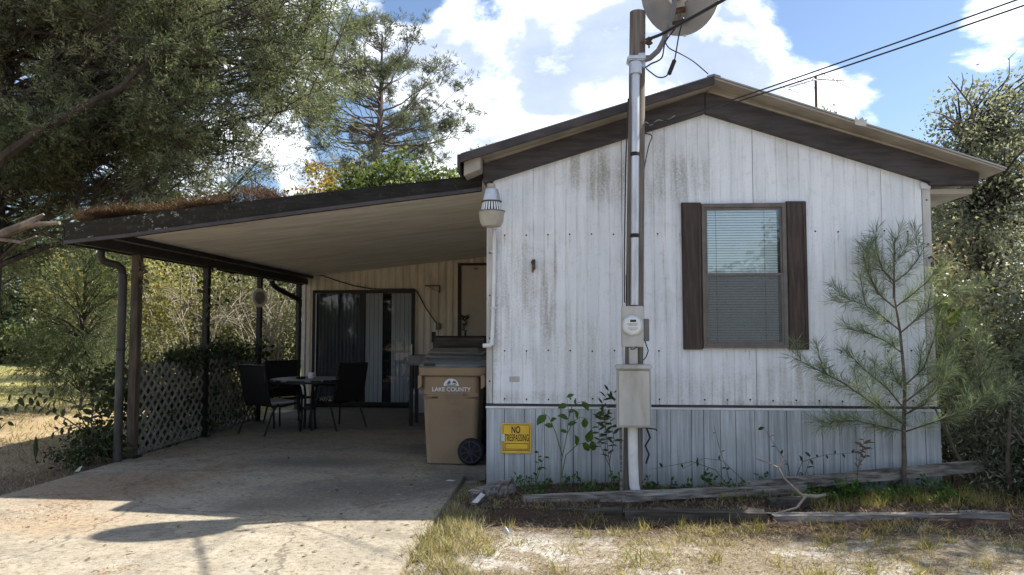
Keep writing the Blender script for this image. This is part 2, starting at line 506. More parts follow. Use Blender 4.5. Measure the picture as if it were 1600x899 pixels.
MT['yellow_leaf'] = leaf_mat('yellow_leaf', [(.10, .105, .045), (.185, .18, .075), (.28, .26, .11), (.36, .33, .17)], .5, 1.0, tint=(1.4, 1.38, .85))
MT['orange_leaf'] = leaf_mat('orange_leaf', [(.22, .12, .03), (.36, .24, .05), (.30, .28, .09)], .45)
MT['olive_leaf'] = leaf_mat('olive_leaf', [(.06, .065, .038), (.12, .125, .068), (.21, .20, .115)], .42, tint=(1.35, 1.35, .85))
MT['forest_leaf'] = leaf_mat('forest_leaf', [(.022, .034, .016), (.045, .062, .024), (.085, .105, .038)], .3)
MT['bright_leaf'] = leaf_mat('bright_leaf', [(.045, .065, .024), (.10, .13, .045), (.19, .215, .085)], .42, tint=(1.3, 1.35, .7))
MT['feather_leaf'] = leaf_mat('feather_leaf', [(.04, .058, .03), (.072, .095, .045), (.125, .145, .068)], .36, tint=(1.3, 1.35, .8))
MT['oak_leaf'] = leaf_mat('oak_leaf', [(.075, .088, .062), (.145, .16, .11), (.23, .24, .17), (.30, .30, .23)], .48, 1.2, tint=(1.25, 1.25, .9))
MT['golden_leaf'] = leaf_mat('golden_leaf', [(.12, .10, .06), (.19, .16, .09), (.25, .22, .135)], .45, tint=(1.3, 1.2, .85))
MT['shrub_leaf'] = leaf_mat('shrub_leaf', [(.06, .072, .05), (.12, .135, .09), (.22, .23, .155)], .28, 2.0, .4, .5)
MT['needle'] = leaf_mat('needle', [(.09, .125, .075), (.17, .215, .125), (.30, .34, .21)], .4, 3, tint=(1.2, 1.25, .85))
MT['sapling_leaf'] = leaf_mat('sapling_leaf', [(.035, .075, .02), (.06, .12, .03), (.09, .16, .04)], .4, 6)
MT['dark_sapling_leaf'] = leaf_mat('dark_sapling_leaf', [(.025, .04, .018), (.045, .062, .028), (.07, .085, .04)], .3, 6)
MT['ivy_leaf'] = leaf_mat('ivy_leaf', [(.018, .026, .012), (.035, .05, .02), (.07, .09, .03)], .3, 3)
MT['grass'] = leaf_mat('grass_blade', [(.17, .135, .09), (.32, .265, .18), (.50, .45, .35), (.24, .18, .125)], .3, 1.6)
MT['grass_mix'] = leaf_mat('grass_mix', [(.10, .11, .045), (.22, .20, .10), (.36, .31, .20), (.48, .43, .32)], .35, 1.3)
MT['green_grass'] = leaf_mat('green_grass_blade', [(.11, .125, .035), (.21, .20, .06), (.38, .31, .15)], .4, 2)
MT['needle_litter'] = leaf_mat('needle_litter', [(.045, .028, .02), (.095, .048, .034), (.15, .09, .062), (.075, .07, .04)], .1, 3)
MT['slab_litter'] = leaf_mat('slab_litter', [(.16, .07, .03), (.32, .15, .06), (.4, .24, .12)], .2, 3)
MT['bed_litter'] = leaf_mat('bed_litter', [(.045, .03, .024), (.12, .08, .055), (.25, .19, .13)], .2, 4)


def make_pattern_cushion():
    m, t, out = new_mat('patterned_cushion')
    v = t.node('ShaderNodeTexVoronoi', feature='DISTANCE_TO_EDGE')
    t.l.new(t.pos((1, 1, 1)), v.inputs['Vector'])
    v.inputs['Scale'].default_value = 16
    col = t.mix(t.smooth(v.outputs[0], .06, .12), (.45, .42, .36), (.03, .03, .03))
    pbsdf(t, out, col, .9, .2)
    return m


MT['pattern'] = make_pattern_cushion()


# ------------------------------------------------------------------ mesh helpers
ORG = {}


def thing(name, label, cat, loc=(0, 0, 0), rotz=0.0, group=None, kind=None):
    o = bpy.data.objects.new(name, None)
    COL.objects.link(o)
    o.empty_display_size = .2
    o.location = loc
    o.rotation_euler = (0, 0, rotz)
    if kind:
        o['kind'] = kind
    if label:
        o['label'] = label
    if cat:
        o['category'] = cat
    if group:
        o['group'] = group
    ORG[o.name] = Vector(loc)
    return o


def tag(o, label=None, cat=None, group=None, kind=None):
    for k, v in (('label', label), ('category', cat), ('group', group), ('kind', kind)):
        if v:
            o[k] = v
    return o


def link(name, me, mat, parent, loc=(0, 0, 0)):
    o = bpy.data.objects.new(name, me)
    if mat is not None and not me.materials:
        me.materials.append(MT[mat])
    COL.objects.link(o)
    o.location = loc
    if parent is not None:
        o.parent = parent
        ORG[o.name] = ORG.get(parent.name, Vector((0, 0, 0)))
    return o


class MB:
    """collects shapes into one mesh"""
    def __init__(s):
        s.v = []
        s.f = []
        s.sm = []

    def add(s, vs, fs, smooth=False):
        b = len(s.v)
        s.v += [tuple(v) for v in vs]
        s.f += [tuple(i + b for i in f) for f in fs]
        s.sm += [smooth] * len(fs)
        return s

    def box(s, x0, x1, y0, y1, z0, z1):
        return s.add([(x, y, z) for z in (z0, z1) for y in (y0, y1) for x in (x0, x1)],
                     [(0, 2, 3, 1), (4, 5, 7, 6), (0, 1, 5, 4), (2, 6, 7, 3), (0, 4, 6, 2), (1, 3, 7, 5)])

    def bar(s, a, b, w, h, up=(0, 0, 1)):
        a, b = Vector(a), Vector(b)
        d = (b - a).normalized()
        u = Vector(up)
        sd = d.cross(u)
        if sd.length < 1e-4:
            sd = d.cross(Vector((1, 0, 0)))
        sd.normalize()
        u = sd.cross(d)
        vs = [p + sd * (w / 2 * i) + u * (h / 2 * j) for p in (a, b) for j in (-1, 1) for i in (-1, 1)]
        return s.add(vs, [(0, 2, 3, 1), (4, 5, 7, 6), (0, 1, 5, 4), (2, 6, 7, 3), (0, 4, 6, 2), (1, 3, 7, 5)])

    def prism(s, poly, y0, y1):
        """poly: (x, z) counter-clockwise seen from the camera, run along y"""
        n = len(poly)
        vs = [(x, y0, z) for x, z in poly] + [(x, y1, z) for x, z in poly]
        fs = [tuple(range(n)), tuple(range(2 * n - 1, n - 1, -1))]
        fs += [(i, i + n, (i + 1) % n + n, (i + 1) % n) for i in range(n)]
        return s.add(vs, fs)

    def tube(s, pts, r, n=8, caps=True, smooth=True):
        pts = [Vector(p) for p in pts]
        k = len(pts)
        rs = r if hasattr(r, '__len__') else [r] * k
        vs, fs = [], []
        t0 = (pts[1] - pts[0]).normalized()
        u = t0.cross(Vector((0, 0, 1)))
        if u.length < 1e-3:
            u = t0.cross(Vector((1, 0, 0)))
        u.normalize()
        for i, p in enumerate(pts):
            t = (pts[min(i + 1, k - 1)] - pts[max(i - 1, 0)])
            t = t.normalized() if t.length > 1e-6 else t0
            u = (u - t * u.dot(t))
            u = u.normalized() if u.length > 1e-5 else t.orthogonal().normalized()
            w = t.cross(u)
            for j in range(n):
                a = 2 * math.pi * j / n
                vs.append(p + (u * math.cos(a) + w * math.sin(a)) * rs[i])
        for i in range(k - 1):
            for j in range(n):
                fs.append((i * n + j, i * n + (j + 1) % n, (i + 1) * n + (j + 1) % n, (i + 1) * n + j))
        if caps:
            fs.append(tuple(range(n - 1, -1, -1)))
            fs.append(tuple((k - 1) * n + j for j in range(n)))
        return s.add(vs, fs, smooth)

    def lathe(s, prof, c=(0, 0, 0), n=24, axis=(0, 0, 1), smooth=True, caps=True):
        ax = Vector(axis).normalized()
        u = ax.orthogonal().normalized()
        w = ax.cross(u)
        c = Vector(c)
        vs, fs = [], []
        for r, h in prof:
            for j in range(n):
                a = 2 * math.pi * j / n
                vs.append(c + ax * h + (u * math.cos(a) + w * math.sin(a)) * r)
        k = len(prof)
        for i in range(k - 1):
            for j in range(n):
                fs.append((i * n + j, i * n + (j + 1) % n, (i + 1) * n + (j + 1) % n, (i + 1) * n + j))
        if caps:
            fs.append(tuple(range(n - 1, -1, -1)))
            fs.append(tuple((k - 1) * n + j for j in range(n)))
        return s.add(vs, fs, smooth)

    def loft(s, rings, caps=True, smooth=False):
        n = len(rings[0])
        vs = [p for r in rings for p in r]
        fs = []
        for i in range(len(rings) - 1):
            for j in range(n):
                fs.append((i * n + j, i * n + (j + 1) % n, (i + 1) * n + (j + 1) % n, (i + 1) * n + j))
        if caps:
            fs.append(tuple(range(n - 1, -1, -1)))
            fs.append(tuple((len(rings) - 1) * n + j for j in range(n)))
        return s.add(vs, fs, smooth)

    def build(s, name, mat, parent=None, local=False, bevel=0.0, seg=2):
        me = bpy.data.meshes.new(name)
        off = Vector((0, 0, 0))
        if parent is not None and not local:
            off = ORG.get(parent.name, off)
        me.from_pydata([(v[0] - off.x, v[1] - off.y, v[2] - off.z) for v in s.v], [], s.f)
        bm = bmesh.new()
        bm.from_mesh(me)
        if any(s.sm):
            for f, q in zip(bm.faces, s.sm):
                f.smooth = q
        if bevel > 0:
            bmesh.ops.bevel(bm, geom=[e for e in bm.edges if len(e.link_faces) == 2 and e.calc_face_angle(0) > .6],
                            offset=bevel, segments=seg, affect='EDGES', clamp_overlap=True)
        bmesh.ops.recalc_face_normals(bm, faces=bm.faces[:])
        bm.to_mesh(me)
        bm.free()
        if any(s.sm):
            me.set_sharp_from_angle(angle=R(38))
        return link(name, me, mat, parent)


def rrect(cx, cy, wx, wy, rad, z, n=4):
    pts = []
    for sx, sy, a0 in ((1, 1, 0), (-1, 1, 90), (-1, -1, 180), (1, -1, 270)):
        for i in range(n + 1):
            a = R(a0 + 90 * i / n)
            pts.append((cx + sx * (wx / 2 - rad) + rad * math.cos(a), cy + sy * (wy / 2 - rad) + rad * math.sin(a), z))
    return pts


def text(name, body, size, loc, mat, parent, xs=1.0, bold=0.0, extr=0.001, spacing=1.0):
    cu = bpy.data.curves.new(name, 'FONT')
    cu.body = body
    cu.size = size
    cu.align_x = 'CENTER'
    cu.align_y = 'CENTER'
    cu.offset = bold
    cu.extrude = extr
    cu.space_character = spacing
    tmp = bpy.data.objects.new('tmp', cu)
    COL.objects.link(tmp)
    bpy.context.view_layer.update()
    me = bpy.data.meshes.new_from_object(tmp.evaluated_get(bpy.context.evaluated_depsgraph_get()))
    bpy.data.objects.remove(tmp)
    off = ORG.get(parent.name, Vector((0, 0, 0)))
    for v in me.vertices:
        x, y, z = v.co
        v.co = (loc[0] + x * xs - off.x, loc[1] - z - off.y, loc[2] + y - off.z)
    me.name = name
    me.materials.clear()
    return link(name, me, mat, parent)


def np_mesh(name, V, Q, mat, parent=None):
    """V (n,3) in world, Q (m,k) faces"""
    me = bpy.data.meshes.new(name)
    off = np.array(ORG.get(parent.name, (0, 0, 0)) if parent is not None else (0, 0, 0), dtype=np.float64)
    V = np.asarray(V, np.float64) - off
    k = Q.shape[1]
    me.vertices.add(len(V))
    me.vertices.foreach_set('co', V.astype(np.float32).ravel())
    me.loops.add(Q.size)
    me.loops.foreach_set('vertex_index', Q.astype(np.int32).ravel())
    me.polygons.add(len(Q))
    me.polygons.foreach_set('loop_start', np.arange(0, Q.size, k, dtype=np.int32))
    me.update(calc_edges=True)
    return link(name, me, mat, parent)


def vnoise(x, y, s, seed=0):
    """smooth value noise"""
    rg = np.random.default_rng(seed)
    G = rg.random((64, 64))
    x, y = x * s, y * s
    xi, yi = np.floor(x).astype(int), np.floor(y).astype(int)
    fx, fy = x - xi, y - yi
    fx, fy = fx * fx * (3 - 2 * fx), fy * fy * (3 - 2 * fy)
    g = lambda a, b: G[a % 64, b % 64]
    return (g(xi, yi) * (1 - fx) + g(xi + 1, yi) * fx) * (1 - fy) + (g(xi, yi + 1) * (1 - fx) + g(xi + 1, yi + 1) * fx) * fy


def frames(D, roll=None):
    """rotation matrices whose local +Y runs along D, with a random roll"""
    D = D / np.maximum(np.linalg.norm(D, axis=1, keepdims=True), 1e-9)
    n = len(D)
    h = RNG.normal(size=(n, 3)) if roll is None else np.tile(np.array(roll, float), (n, 1))
    A = np.cross(D, h)
    A /= np.maximum(np.linalg.norm(A, axis=1, keepdims=True), 1e-9)
    B = np.cross(A, D)
    return np.stack([A, D, B], axis=2)


def scatter(base_v, base_q, P, RT, S):
    """copies of one small mesh at P with rotations RT and sizes S"""
    bv = np.asarray(base_v, float)
    V = np.einsum('nij,kj->nki', RT, bv) * S[:, None, None] + P[:, None, :]
    n, k = len(P), len(bv)
    Q = np.asarray(base_q)[None] + (np.arange(n) * k)[:, None, None]
    return V.reshape(-1, 3), Q.reshape(-1, Q.shape[-1])


LEAF_V = np.array([(0, 0, 0), (.27, .45, .05), (0, 1, -.08), (-.27, .45, .05)])
LEAF_Q = np.array([(0, 1, 2, 3)])
NARROW_V = np.array([(0, 0, 0), (.1, .4, .03), (0, 1, -.1), (-.1, .4, .03)])


def spray_mesh(n, spread, length=1.0, leaf=.34, width=.07, flat=.5, seed=1):
    """a feathery twig: n narrow leaves along an axis"""
    rg = np.random.default_rng(seed)
    vs, qs = [], []
    for i in range(n):
        t = (i + .5) / n
        a = rg.uniform(0, 2 * math.pi)
        d = np.array([math.cos(a) * spread, 1.0, math.sin(a) * spread * flat])
        d /= np.linalg.norm(d)
        s = np.cross(d, rg.normal(size=3))
        s /= np.linalg.norm(s)
        side = np.array([math.cos(a), 0, math.sin(a) * flat]) * (.16 * math.sin(math.pi * min(t * 1.1, 1)) * rg.uniform(0, 1))
        p = np.array([0, t * length * .8, 0]) + side
        L = leaf * rg.uniform(.6, 1.2) * (1.1 - .4 * t)
        b = len(vs)
        vs += [p, p + d * L * .45 + s * width, p + d * L, p + d * L * .45 - s * width]
        qs.append((b, b + 1, b + 2, b + 3))
    return np.array(vs), np.array(qs)


def leaf_cloud(C, rad, nleaf, size, shape='leaf', droop=.25):
    """C (m,3) clump centres, rad (m,) radii"""
    m = len(C)
    P = np.repeat(C, nleaf, axis=0) + RNG.normal(size=(m * nleaf, 3)) * np.repeat(rad, nleaf)[:, None] * np.array([.6, .6, .45])
    D = RNG.normal(size=(m * nleaf, 3))
    D[:, 2] -= droop
    S = size * RNG.uniform(.55, 1.25, m * nleaf)
    return scatter(LEAF_V if shape == 'leaf' else NARROW_V, LEAF_Q, P, frames(D), S)


def lobes_clumps(lobes, n, shell=.55):
    """clump centres spread through ellipsoid lobes, thicker towards their outside"""
    vol = np.array([l[3] * l[4] * l[5] for l in lobes]) ** (2 / 3)
    cnt = np.maximum((n * vol / vol.sum()).astype(int), 3)
    out, who = [], []
    for li, (l, c) in enumerate(zip(lobes, cnt)):
        d = RNG.normal(size=(c, 3))
        d /= np.linalg.norm(d, axis=1, keepdims=True)
        r = RNG.uniform(shell ** 3, 1, c) ** (1 / 3) * RNG.uniform(.82, 1.12, c)
        out.append(np.array(l[:3]) + d * r[:, None] * np.array(l[3:6]))
        who += [li] * c
    return np.concatenate(out), np.array(who)


def bend(a, b, sag=0.0, n=6, wob=0.0):
    a, b = Vector(a), Vector(b)
    L = (b - a).length
    pts = []
    for i in range(n + 1):
        t = i / n
        p = a.lerp(b, t)
        p.z += sag * 4 * t * (1 - t)
        if 0 < i < n and wob:
            p += Vector((random.gauss(0, 1), random.gauss(0, 1), random.gauss(0, .6))) * wob * L
        pts.append(p)
    return pts


def tree(name, label, cat, base, trunk, tr, lobes, nclump, nleaf, size, leaf, bark='bark', group=None, limbs=.25, crad=.3, shape='leaf', shell=.5, ground=0, stems=1):
    th = thing(name, label, cat, base, 0, group)
    C, who = lobes_clumps(lobes, nclump, shell)
    C = C[C[:, 2] > base[2] + ground]
    V, Q = leaf_cloud(C, np.full(len(C), crad) * RNG.uniform(.7, 1.4, len(C)), nleaf, size, shape)
    np_mesh('crown', V, Q, leaf, th)
    mb = MB()
    tp = [Vector(p) for p in trunk]
    n = len(tp)
    mb.tube(tp, [tr * (1 - .75 * i / (n - 1)) for i in range(n)], 8)
    for k in range(1, stems):
        o = Vector((random.uniform(-.5, .5), random.uniform(-.4, .4), 0)) * .6
        mb.tube([tp[0] + o] + [p + o * (2 + i) for i, p in enumerate(tp[1:])], [tr * .8 * (1 - .75 * i / (n - 1)) for i in range(n)], 6)
    sel = C[RNG.random(len(C)) < limbs]
    for c in sel:
        c = Vector(c)
        best = min(range(n), key=lambda i: abs(tp[i].z - (c.z - .35 * (Vector((c.x, c.y, 0)) - Vector((tp[i].x, tp[i].y, 0))).length)))
        s = tp[best]
        r0 = tr * (.42 - .25 * best / n)
        mb.tube(bend(s, c, random.uniform(-.1, .2) * (c - s).length * .5, 4, .04), [r0, r0 * .7, r0 * .5, r0 * .33, r0 * .15], 5, False)
    mb.build('trunk', bark, th)
    return th


# ------------------------------------------------------------------ ground
def build_ground():
    xs = np.concatenate([np.linspace(-900, -40, 12), np.linspace(-36, 20, 130), np.linspace(24, 900, 12)])
    ys = np.concatenate([np.linspace(-300, -12, 6), np.linspace(-8, 40, 120), np.linspace(46, 1500, 14)])
    Xg, Yg = np.meshgrid(xs, ys)
    Z = -.055 + .018 * np.sin(Xg * 1.7 + Yg * .6) * np.cos(Yg * 1.3) + .012 * np.sin(Xg * 4.1 - Yg * 2.7)
    near = (np.abs(Xg) < 30) & (Yg < 40)
    Z = np.where(near, Z, -.06)
    bed = (Xg > -.6) & (Xg < 4.2) & (Yg > 6.0) & (Yg < 7.2)
    Z = np.where(bed, Z + .06, Z)
    Z = np.where((Xg > -5.2) & (Xg < -.75) & (Yg < 16), np.minimum(Z, -.05), Z)
    V = np.stack([Xg, Yg, Z], axis=2).reshape(-1, 3)
    nx = len(xs)
    i, j = np.meshgrid(np.arange(nx - 1), np.arange(len(ys) - 1))
    a = (j * nx + i).ravel()
    Q = np.stack([a, a + 1, a + nx + 1, a + nx], axis=1)
    o = np_mesh('ground', V, Q, 'ground')
    o['kind'] = 'structure'
    o.data.polygons.foreach_set('use_smooth', [True] * len(o.data.polygons))
    # concrete driveway poured in bays, running under the carport
    dw = thing('concrete_driveway', None, None, (-2.9, 7.5, 0), kind='structure')
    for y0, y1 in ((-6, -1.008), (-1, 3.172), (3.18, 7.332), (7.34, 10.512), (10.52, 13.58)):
        MB().box(-4.87, -1.07 if y1 < 3.5 else -1.0 if y1 < 7.4 else -.80, y0, y1, -.16, 0.0).build('slab', 'concrete' if y1 < 3.5 else 'half_shade_concrete' if y1 < 7.4 else 'shade_concrete' if y1 < 10.6 else 'deep_shade_concrete', dw, bevel=.006)


build_ground()


# ------------------------------------------------------------------ mobile home
YW = 6.9                                   # plane of the gable wall
XL, XR, XP = -.745, 3.29, 1.285
ZB = .745


def gable_z(x):
    if x < XP:
        return 3.47 - (XP - x) * .3225
    return 3.47 - (x - XP) * .337


def build_home():
    th = thing('mobile_home', 'weathered white mobile home with a low gable roof and blue grey skirting', 'mobile home', (1.28, YW, 0))
    # siding in four sheets, each with narrow grooves
    edges = [XL + .06, .52, 1.72, 2.86, XR - .075]
    for a, b in zip(edges[:-1], edges[1:]):
        a2, b2 = a + .0025, b - .0025
        xs = [a2]
        k = math.ceil((a2 + .001) / .1016)
        while k * .1016 < b2 - .012:
            g = k * .1016
            if g - .006 > a2 + .004:
                xs += [g - .008, g - .004, g + .004, g + .008]
            k += 1
        xs.append(b2)
        if a2 < XP < b2:
            xs = sorted(xs + [XP])
        vs, fs = [], []
        for x in xs:
            gk = abs(x / .1016 - round(x / .1016)) * .1016
            y = YW - (.0035 if gk < .0055 and a2 + .003 < x < b2 - .003 else .007)
            zt = gable_z(x)
            vs += [(x, y, ZB), (x, y, zt), (x, YW + .03, ZB), (x, YW + .03, zt)]
        for i in range(len(xs) - 1):
            b0, b1 = i * 4, i * 4 + 4
            fs += [(b0, b1, b1 + 1, b0 + 1), (b0 + 2, b0 + 3, b1 + 3, b1 + 2), (b0, b0 + 2, b1 + 2, b1), (b0 + 1, b1 + 1, b1 + 3, b0 + 3)]
        e = len(xs) * 4 - 4
        fs += [(0, 1, 3, 2), (e, e + 2, e + 3, e + 1)]
        MB().add(vs, fs).build('siding_panel', 'siding', th)
    for x0, x1 in ((XL, XL + .058), (XR - .073, XR)):
        mb = MB()
        zt = min(gable_z(x0), gable_z(x1)) - .002
        mb.box(x0, x1, YW - .012, YW + .06, ZB, zt)
        mb.build('corner_trim', 'trim_grey', th, bevel=.003)
    # long side walls and rear wall
    for x0, x1 in ((XL + .002, XL + .06), (XR - .06, XR - .002)):
        MB().box(x0, x1, YW + .062, 17.0, ZB - .02, 2.86).build('side_wall', 'siding', th)
        MB().box(x0 + .015, x1 - .015, YW + .062, 17.0, -.05, ZB - .022).build('side_skirting', 'skirting', th)
    MB().prism([(XL, -.05), (XR, -.05), (XR, 2.8), (XP, 3.44), (XL, 2.8)], 17.002, 17.06).build('rear_wall', 'siding', th)
    # screws in rows
    mb = MB()
    for z, xsr in ((2.32, None), (1.235, None), (.79, None)):
        x = XL + .17
        while x < XR - .1:
            if not (1.03 < x < 2.22 and z > 1.2) and random.random() < .9:
                zz = z + random.uniform(-.006, .006)
                mb.lathe([(.0085, 0), (.0085, .004), (.004, .006)], (x, YW - .0071, zz), 7, (0, -1, 0))
            x += .2032
    for z in (2.6, 2.2, 1.8, 1.4, 1.0):
        mb.lathe([(.008, 0), (.008, .004), (.004, .006)], (XR - .035, YW - .0125, z), 7, (0, -1, 0))
        mb.lathe([(.008, 0), (.008, .004), (.004, .006)], (XL + .03, YW - .0125, z - .05), 7, (0, -1, 0))
    o = mb.build('siding_screws', 'screw', th)
    o['kind'] = 'stuff'
    # dark strip painted for the shadow gap, skirting rail and skirting boards
    MB().box(XL - .004, XR + .02, YW - .004, YW + .03, .722, ZB - .003).build('shadow_gap_strip', 'dark_trim', th)
    MB().box(XL - .006, XR + .03, YW - .018, YW + .03, .700, .7195).build('skirting_rail', 'white_pvc', th, bevel=.003)
    x = XL
    wi = [.17, .185, .10, .085, .15, .115, .165, .125, .195, .115, .16, .12, .19, .11, .15, .135, .17, .125, .16, .13, .18, .15, .14, .16, .15, .12, .17]
    i = 0
    while x < XR + .01:
        w = wi[i % len(wi)]
        x1 = min(x + w, XR + .022)
        if XR + .022 - x1 < .05:
            x1 = XR + .022
        d = random.uniform(0, .007)
        MB().box(x + .002, x1 - .002, YW - .012 - d, YW + .012 - d, -.03 + random.uniform(-.02, .02), .6985).build('skirting_board', 'skirting', th, bevel=.002, seg=1)
        x = x1
        i += 1
    MB().box(XL, XR + .02, YW + .014, YW + .03, -.05, .698).build('skirting_backing', 'interior', th)
    # dark fascia on the wall under the roof
    yf0, yf1 = YW - .075, YW - .0075
    lx = -.772
    MB().prism([(lx, 2.805), (XP - .002, 3.427), (XP - .002, 3.618), (lx, 2.985)], yf0, yf1).build('fascia_board', 'dark_trim', th, bevel=.004)
    MB().prism([(XP + .002, 3.427), (3.262, 2.757), (3.262, 2.726), (3.676, 2.719), (3.69, 2.828), (XP + .002, 3.618)], yf0, yf1).build('fascia_board', 'dark_trim', th, bevel=.004)
    # pale frieze between the fascia and the underside of the roof
    MB().prism([(1.31, 3.6205), (3.69, 2.8305), (3.69, 2.846), (1.31, 3.686)], yf0 + .02, yf1).build('frieze_board', 'soffit', th)
    MB().prism([(-.765, 2.988), (1.30, 3.6205), (1.30, 3.632), (-.765, 3.026)], yf0 + .02, yf1).build('frieze_board', 'soffit', th)
    MB().prism([(1.33, 3.616), (3.60, 2.862), (3.60, 2.882), (1.33, 3.640)], yf0 + .002, yf0 + .0185).build('drip_strip', 'soffit', th, bevel=.003)
    # soffit of the eave box at the right
    MB().box(3.295, 3.66, YW - .0, 17.0, 2.655, 2.70).build('eave_soffit', 'soffit', th)
    MB().prism([(3.20, 2.70), (3.285, 2.70), (3.285, 2.735), (3.20, 2.765)], YW - .035, YW - .0145).build('corner_block', 'white_pvc', th, bevel=.003)
    MB().prism([(-.93, 2.835), (-.776, 2.895), (-.776, 3.018), (-.93, 2.974)], 6.64, 6.86).build('eave_end', 'soffit', th, bevel=.004)
    # roof slabs projecting in front of the wall
    yr, xp = 6.62, 1.326
    MB().prism([(-.945, 2.976), (xp - .001, 3.641), (xp - .001, 3.690), (-.945, 3.025)], yr, 17.4).build('roof_panel', 'soffit', th)
    MB().prism([(xp + .001, 3.672), (3.79, 2.800), (3.79, 2.818), (xp + .001, 3.690)], yr, 17.4).build('roof_panel', 'soffit', th)
    MB().prism([(xp + .004, 3.6915), (3.80, 2.8165), (3.80, 2.829), (xp + .004, 3.704)], yr - .012, 17.41).build('roof_edge', 'roof_metal', th)
    MB().prism([(-.955, 3.0245), (xp - .004, 3.6915), (xp - .004, 3.704), (-.955, 3.037)], yr - .012, 17.41).build('roof_edge', 'roof_metal', th)
    MB().prism([(-.957, 2.945), (xp, 3.612), (xp, 3.690), (-.957, 3.023)], yr - .040, yr - .0125).build('rake_trim', 'rake', th, bevel=.003)
    MB().box(-.985, -.959, yr - .03, 17.4, 2.86, 3.022).build('eave_trim', 'rake', th, bevel=.003)
    MB().prism([(xp - .06, 3.690), (xp, 3.7055), (xp + .06, 3.686), (xp + .06, 3.694), (xp, 3.716), (xp - .06, 3.698)], yr - .016, 17.41).build('ridge_cap', 'roof_metal', th)
    # ------------- window with shutters
    wx0, wx1, wz0, wz1 = 1.245, 2.0, 1.262, 2.585
    y0 = YW - .05
    win = MB()
    win.box(wx0, wx1, y0, YW - .008, wz1 - .035, wz1).box(wx0, wx1, y0, YW - .008, wz0, wz0 + .035)
    win.box(wx0, wx0 + .03, y0 + .001, YW - .008, wz0 + .035, wz1 - .035).box(wx1 - .035, wx1, y0 + .001, YW - .008, wz0 + .035, wz1 - .035)
    wo = win.build('window', 'sash', th)
    zm = 1.925
    for z0, z1, yy in ((zm - .002, wz1 - .036, y0 + .012), (wz0 + .036, zm + .018, y0 + .003)):
        s = MB()
        a, b = wx0 + .031, wx1 - .036
        s.box(a, b, yy, yy + .014, z1 - .022, z1).box(a, b, yy, yy + .014, z0, z0 + .022)
        s.box(a, a + .018, yy + .0005, yy + .0135, z0 + .022, z1 - .022).box(b - .018, b, yy + .0005, yy + .0135, z0 + .022, z1 - .022)
        s.build('sash', 'sash', wo, bevel=.002)
        MB().box(a + .0185, b - .0185, yy + .005, yy + .008, z0 + .0225, z1 - .0225).build('pane', 'glass', wo)
    MB().box(wx0 + .05, wx1 - .055, y0 + .0036, y0 + .0044, wz0 + .06, zm - .006).build('insect_screen', 'screen', wo)
    bl = MB()
    z = wz0 + .045
    while z < wz1 - .045:
        xa, xb = wx0 + .034, wx1 - .075
        bl.add([(xa, y0 + .028, z), (xb, y0 + .028, z), (xb, y0 + .0385, z + .0205), (xa, y0 + .0385, z + .0205)], [(0, 1, 2, 3)])
        z += .0235
    o = bl.build('blind', 'blind', wo)
    o['kind'] = 'stuff'
    cords = MB()
    for x in (wx0 + .13, wx1 - .19):
        cords.tube([(x, y0 + .0262, wz0 + .04), (x, y0 + .0262, wz1 - .04)], .0018, 5)
    cords.build('blind_cord', 'sash', wo)
    MB().box(wx0 + .031, wx1 - .036, y0 + .0395, y0 + .041, wz0 + .036, wz1 - .036).build('blind_backing', 'curtain', wo)
    for x0, x1 in ((1.063, 1.243), (2.002, 2.185)):
        dx = .006 if x0 > 1.5 else -.003
        o = MB().add([(x0 + .004, YW - .036, 1.248), (x1, YW - .036, 1.248), (x1, YW - .036, 2.60), (x0 + dx * .3, YW - .036, 2.602),
                      (x0 + .004, YW - .0085, 1.248), (x1, YW - .0085, 1.248), (x1, YW - .0085, 2.60), (x0 + dx * .3, YW - .0085, 2.602)],
                     [(0, 1, 2, 3), (7, 6, 5, 4), (0, 4, 5, 1), (1, 5, 6, 2), (2, 6, 7, 3), (3, 7, 4, 0)]).build('shutter', 'shutter', th, bevel=.004)
        b = MB()
        for xx in (x0 + .012, x1 - .03):
            b.box(xx, xx + .02, YW - .043, YW - .0365, 1.262, 2.588)
        b.build('shutter_batten', 'shutter', o, bevel=.002)
    return th


build_home()


# ------------------------------------------------------------------ rear addition behind the carport
YB = 13.6


